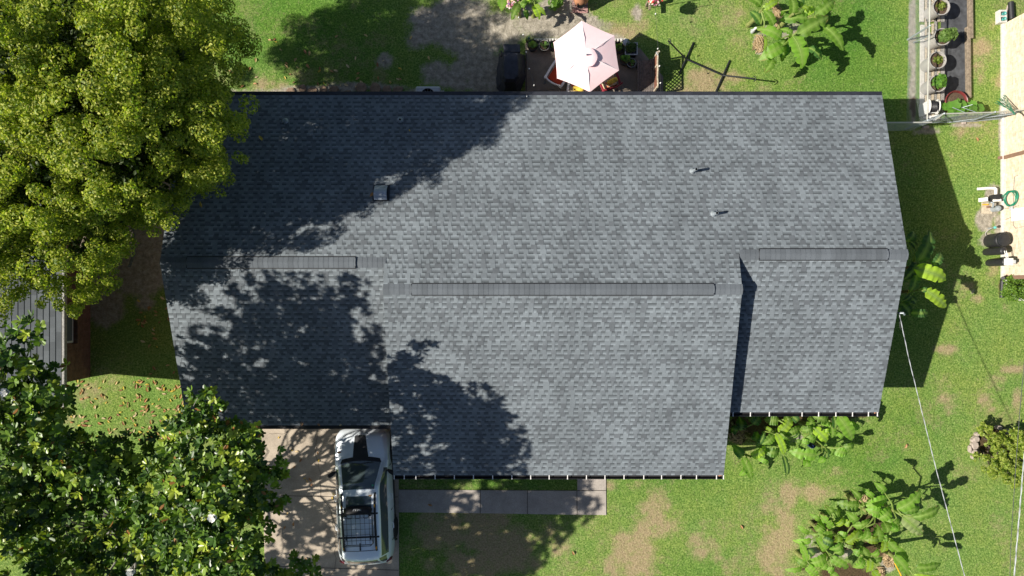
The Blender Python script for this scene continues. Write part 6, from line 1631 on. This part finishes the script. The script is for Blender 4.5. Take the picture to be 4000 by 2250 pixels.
# ------------------------------------------------------------------ shrubs and their stone borders
def shrub(label, lobes, cols, seed, per, L):
    c0 = lobes[0][0]; root = thing('shrub', label, 'shrub', (c0[0], c0[1], 0))
    V, Q, C = lobed_crown([(c, r_, 1) for c, r_ in lobes], per, (L * .75, L * 1.2), (.45, .6), cols, seed=seed, sub=9, jitter=.35, up_bias=.4, low=-.1)
    local(np_mesh('foliage', V, Q, C, 'leaf_herb', root), root)
    mb = MB()
    for c, r_ in lobes: mb.tube([(c0[0] * .5 + c[0] * .5, c0[1] * .5 + c[1] * .5, 0), c], [.03, .012], 6)
    local(mb.build('stem', 'bark', root), root)
sh2 = crop(3740, 1580, 3.45)
L2_ = []
for (x, y, r_, z) in ((600, 540, .30, .65), (400, 400, .27, .6), (350, 330, .2, .55), (470, 490, .24, .6), (750, 480, .3, .7), (850, 400, .3, .75), (900, 330, .25, .7), (300, 750, .22, .5), (430, 820, .3, .6), (590, 850, .3, .65), (560, 740, .22, .6), (710, 760, .3, .7), (850, 740, .32, .8), (700, 950, .25, .5), (850, 900, .3, .7), (820, 620, .28, .75), (760, 1020, .2, .45), (930, 560, .35, .8), (960, 800, .4, .8), (1000, 950, .35, .7), (660, 420, .22, .5), (470, 920, .2, .45), (480, 640, .1, .3)):
    L2_.append((tuple(P(*sh2(x, y), z)), r_))
shrub('spreading yellow green shrub growing out of a stone ring on the right lawn', L2_, [(.19, .245, .032), (.24, .29, .045), (.13, .19, .026), (.30, .33, .07)], 61, 420, .085)
L1_ = [(tuple(P(x, y, .5)), r_) for x, y, r_ in ((3975, 1125, .36), (3950, 1110, .24), (3950, 1140, .22), (3985, 1150, .26), (4010, 1120, .4), (3975, 1103, .24), (4030, 1150, .3))]
shrub('dense round green shrub in the corner below the brick house', L1_, [(.11, .20, .022), (.16, .25, .03), (.08, .15, .02)], 62, 460, .06)
g = random.Random(77)
st_desc = ['flat square pale stone at the left of the shrub ring, upper', 'flat square pale stone at the left of the shrub ring, lower', 'pale stone at the top left of the shrub ring', 'rounded pale stone between the ring top and the square stones', 'narrow pale stone beside the upper square stone', 'pale stone at the lower left of the shrub ring', 'shaded grey stone at the top of the shrub ring', 'shaded flat stone right of the top one in the shrub ring', 'small rough stone on the outer left edge of the ring', 'small rough stone on the outer upper edge of the ring']
for (x, y, w, h), ds in zip(((210, 545, 90, 95), (212, 630, 90, 70), (310, 325, 90, 50), (245, 395, 60, 60), (225, 455, 80, 70), (200, 705, 60, 50), (535, 305, 80, 60), (635, 360, 90, 70), (150, 595, 30, 90), (185, 480, 40, 50)), st_desc):
    c_ = P(*sh2(x, y), 0); w, h = w / 3.45 * S, h / 3.45 * S; k = 7
    poly = [(w * .55 * math.cos(2 * math.pi * (j + g.uniform(-.2, .2)) / k) * g.uniform(.9, 1.1), h * .55 * math.sin(2 * math.pi * (j + g.uniform(-.2, .2)) / k) * g.uniform(.9, 1.1)) for j in range(k)]
    mb = MB(); mb.prism(poly, -.02, .12 + g.uniform(0, .03)); tag(mb.build('border_stone', 'pale_stone', bevel=.02, loc=(c_.x, c_.y, 0)), ds, 'stone', 'stones round the yellow green shrub')
mb = MB(); pts = [P(x, y, .05) for x, y in ((3926, 1092), (3925, 1110), (3932, 1130), (3944, 1148), (3962, 1162), (3985, 1170), (4020, 1172))]
for a_, b_ in zip(pts[:-1], pts[1:]): d = b_ - a_; mb.box((a_ + b_) / 2, (d.length * .97, .09, .12), math.atan2(d.y, d.x))
tag(mb.build('border_edging', 'white_stone', bevel=.015), 'curved pale edging round the corner shrub', 'edging')

# ------------------------------------------------------------------ overhead wires
def wire_thing(label, pts, r_, mat, twist=0):
    root = thing('overhead_wire', label, 'cable', (pts[0][0], pts[0][1], 0))
    pts = [Vector(p_) - root.location for p_ in pts]
    dense = []
    for a_, b_ in zip(pts[:-1], pts[1:]):
        n = max(2, int((b_ - a_).length / .05)) if twist else 2
        dense += [a_.lerp(b_, i / n) for i in range(n)]
    dense.append(pts[-1])
    if twist:
        for k in range(2):
            mb = MB(); q_ = [p_ + Vector((math.cos(i * .55 + k * math.pi), 0, math.sin(i * .55 + k * math.pi))) * r_ * .9 for i, p_ in enumerate(dense)]
            mb.tube(q_, r_, 6); mb.build('strand', mat if k == 0 else 'grey_paint', root, True)
    else:
        mb = MB(); mb.tube(dense, r_, 6); mb.build('strand', mat, root, True)
    return root
A = P(3512, 1222, 3.2)
sd = [A, (11.60, -2.14, 3.62), (11.76, -4.94, 4.55), (11.93, -7.6, 5.5), (12.6, -20, 9.8)]
w1 = wire_thing('thick twisted pale service wire dropping to the right gable', sd, .007, 'cable', 1)
mb = MB(); 
for dx in (.05, .09): mb.tube([Vector(A) - w1.location + Vector((.02, -.1, .0)), Vector(A) - w1.location + Vector((dx + .05, -.2, -.15)), Vector(A) - w1.location + Vector((dx, -.45, -.05)), Vector(A) - w1.location + Vector((.03, -.5, .08))], .006, 5)
mb.build('loop', 'dark_cable', w1)
zw = 6.2
wire_thing('bright thick wire at the far right bottom edge', [P(4040, 1500, zw), P(4000, 1790, zw), P(3962, 2250, zw + .3), P(3930, 2700, zw + .6), P(3900, 3400, zw + 1)], .009, 'cable', 1)
wire_thing('thin dark wire left of the bright one at the right edge', [P(4012, 1300, zw), P(3984, 1600, zw), P(3968, 1820, zw), P(3950, 2100, zw + .2), P(3945, 2250, zw + .3), P(3920, 3000, zw + 1)], .007, 'dark_cable')

# ------------------------------------------------------------------ fallen leaves
def leaf_proto(col, L=.15, curl=.3):
    mb = MB(); n = 6; vs_ = []
    for i in range(n + 1):
        f = i / n; w = L * .22 * math.sin(math.pi * min(1, f * .92 + .06)) ** .8; y = (f - .5) * L; zc = .012 + .02 * curl * math.sin(f * 3.14)
        vs_ += [(-w, y, zc + w * curl), (0, y, zc), (w, y, zc + w * curl * 1.2)]
    mb.add(vs_, [q_ for i in range(n) for q_ in ((i * 3, i * 3 + 1, i * 3 + 4, i * 3 + 3), (i * 3 + 1, i * 3 + 2, i * 3 + 5, i * 3 + 4))], col)
    return mb
cols_l = [(.36, .19, .09), (.46, .30, .16), (.28, .13, .065), (.55, .40, .20), (.56, .43, .27), (.40, .20, .09), (.52, .36, .06)]
protos = []
for k in range(7):
    o = leaf_proto(cols_l[k], .16 + .02 * (k % 3), .5 + .25 * (k % 2)).build('fallen_leaf', 'leaf_dead', smooth=True); protos.append([o, False])
g = random.Random(19)
def drop(px, py, z, label, group, k=None, sc=None):
    k = g.randrange(7) if k is None else k
    pr = protos[k]
    if not pr[1]: o = pr[0]; pr[1] = True
    else: o = pr[0].copy(); COL.objects.link(o)
    p_ = P(px, py, z); o.location = p_; o.rotation_euler = (g.uniform(-.25, .25), g.uniform(-.25, .25), g.uniform(0, 6.28)); s_ = sc or g.uniform(.55, 1.0); o.scale = (s_, s_, s_)
    tag(o, label, 'fallen leaf', group); return o
lab = ('curled fallen leaf on the grass between the neighbour house and the garage roof', 'fallen leaves on the grass left of the garage')
cnt = 0
while cnt < 150:
    x, y = g.uniform(270, 735), g.uniform(1485, 1720)
    dens = .35 + .65 * math.exp(-((x - 690) / 70) ** 2 - ((y - 1560) / 60) ** 2) + .25 * (x > 480)
    if x > 640 + (y - 1480) * .2 + 60 or g.random() > dens: continue
    if x < 330 and y > 1680: continue
    drop(x, y, .012, *lab); cnt += 1
for i in range(38): drop(g.uniform(540, 700), g.uniform(1150, 1480), .012, 'fallen leaf in the dark strip of ground beside the garage gable', 'fallen leaves in the dark side strip')
for i in range(14): drop(g.uniform(60, 340), g.uniform(1640, 1700), .012, *lab)
for i in range(52):
    drop(g.gauss(1250, 190), 345 - abs(g.gauss(0, 85)), .012, 'brown fallen leaf on the shaded back lawn near the flagstones', 'fallen leaves on the back lawn')
for (x, y) in ((1140, 1758), (1160, 1764), (1174, 1798), (1150, 1824), (1242, 1770), (1245, 1800), (1190, 1868), (1200, 1880), (1212, 1872), (1216, 1895), (1124, 2006), (1148, 2047), (1197, 2182), (1305, 1930), (1298, 1945), (1112, 2060), (1088, 1708)):
    drop(x, y, .042, 'brown fallen leaf on the concrete driveway beside the car', 'fallen leaves on the driveway')
for (x, y, ds, k) in ((1019, 540, 'orange leaf on the dark roof near the evergreen, upper', 6), (787, 799, 'yellow leaf on the dark roof left of centre', 6), (1454, 759, 'orange leaf beside the hooded roof vent', 0), (1600, 510, 'tiny yellow leaf on the roof below the second vent pipe', 6)):
    kz = (1125 - y) / FPX; z = (ZE + SR * YE - SR * kz * CAM_H) / (1 - SR * kz); drop(x, y, z + .02, ds, 'leaves on the roof', k, 1.15 if x != 1600 else .5)
for (x, y, ds) in ((1332, 1659, 'tan leaf on the garage gutter above the car bonnet'), (1245, 1656, 'brown leaf on the garage gutter left of the tan one'), (1180, 1652, 'brown leaf on the garage gutter nearest the magnolia')):
    drop(x, y, ZG + .0, ds, 'leaves on the garage gutter', 4 if x == 1332 else 5)
for (x, y, ds) in ((2897, 2059, 'lone orange leaf on the front lawn left of the banana clump'), (2239, 2160, 'lone orange leaf at the shadow edge on the front lawn'), (3538, 1742, 'lone orange leaf on the lawn below the right eave'), (3816, 545, 'tan leaf on the grass below the sagging gate'), (1690, 1862, 'brown leaf on the grass strip under the front gutter'), (1680, 1972, 'brown leaf on the edge of the footpath')):
    drop(x, y, .03, ds, 'scattered leaves on the lawns', 0, 1.0)
drop(1325, 1766, .03 + 1.075, 'small brown leaf on the car bonnet', 'leaves on the car', 2, .7); drop(1447, 1934, .03 + 1.70, 'orange leaf at the corner of the car sunroof', 'leaves on the car', 0, .8)
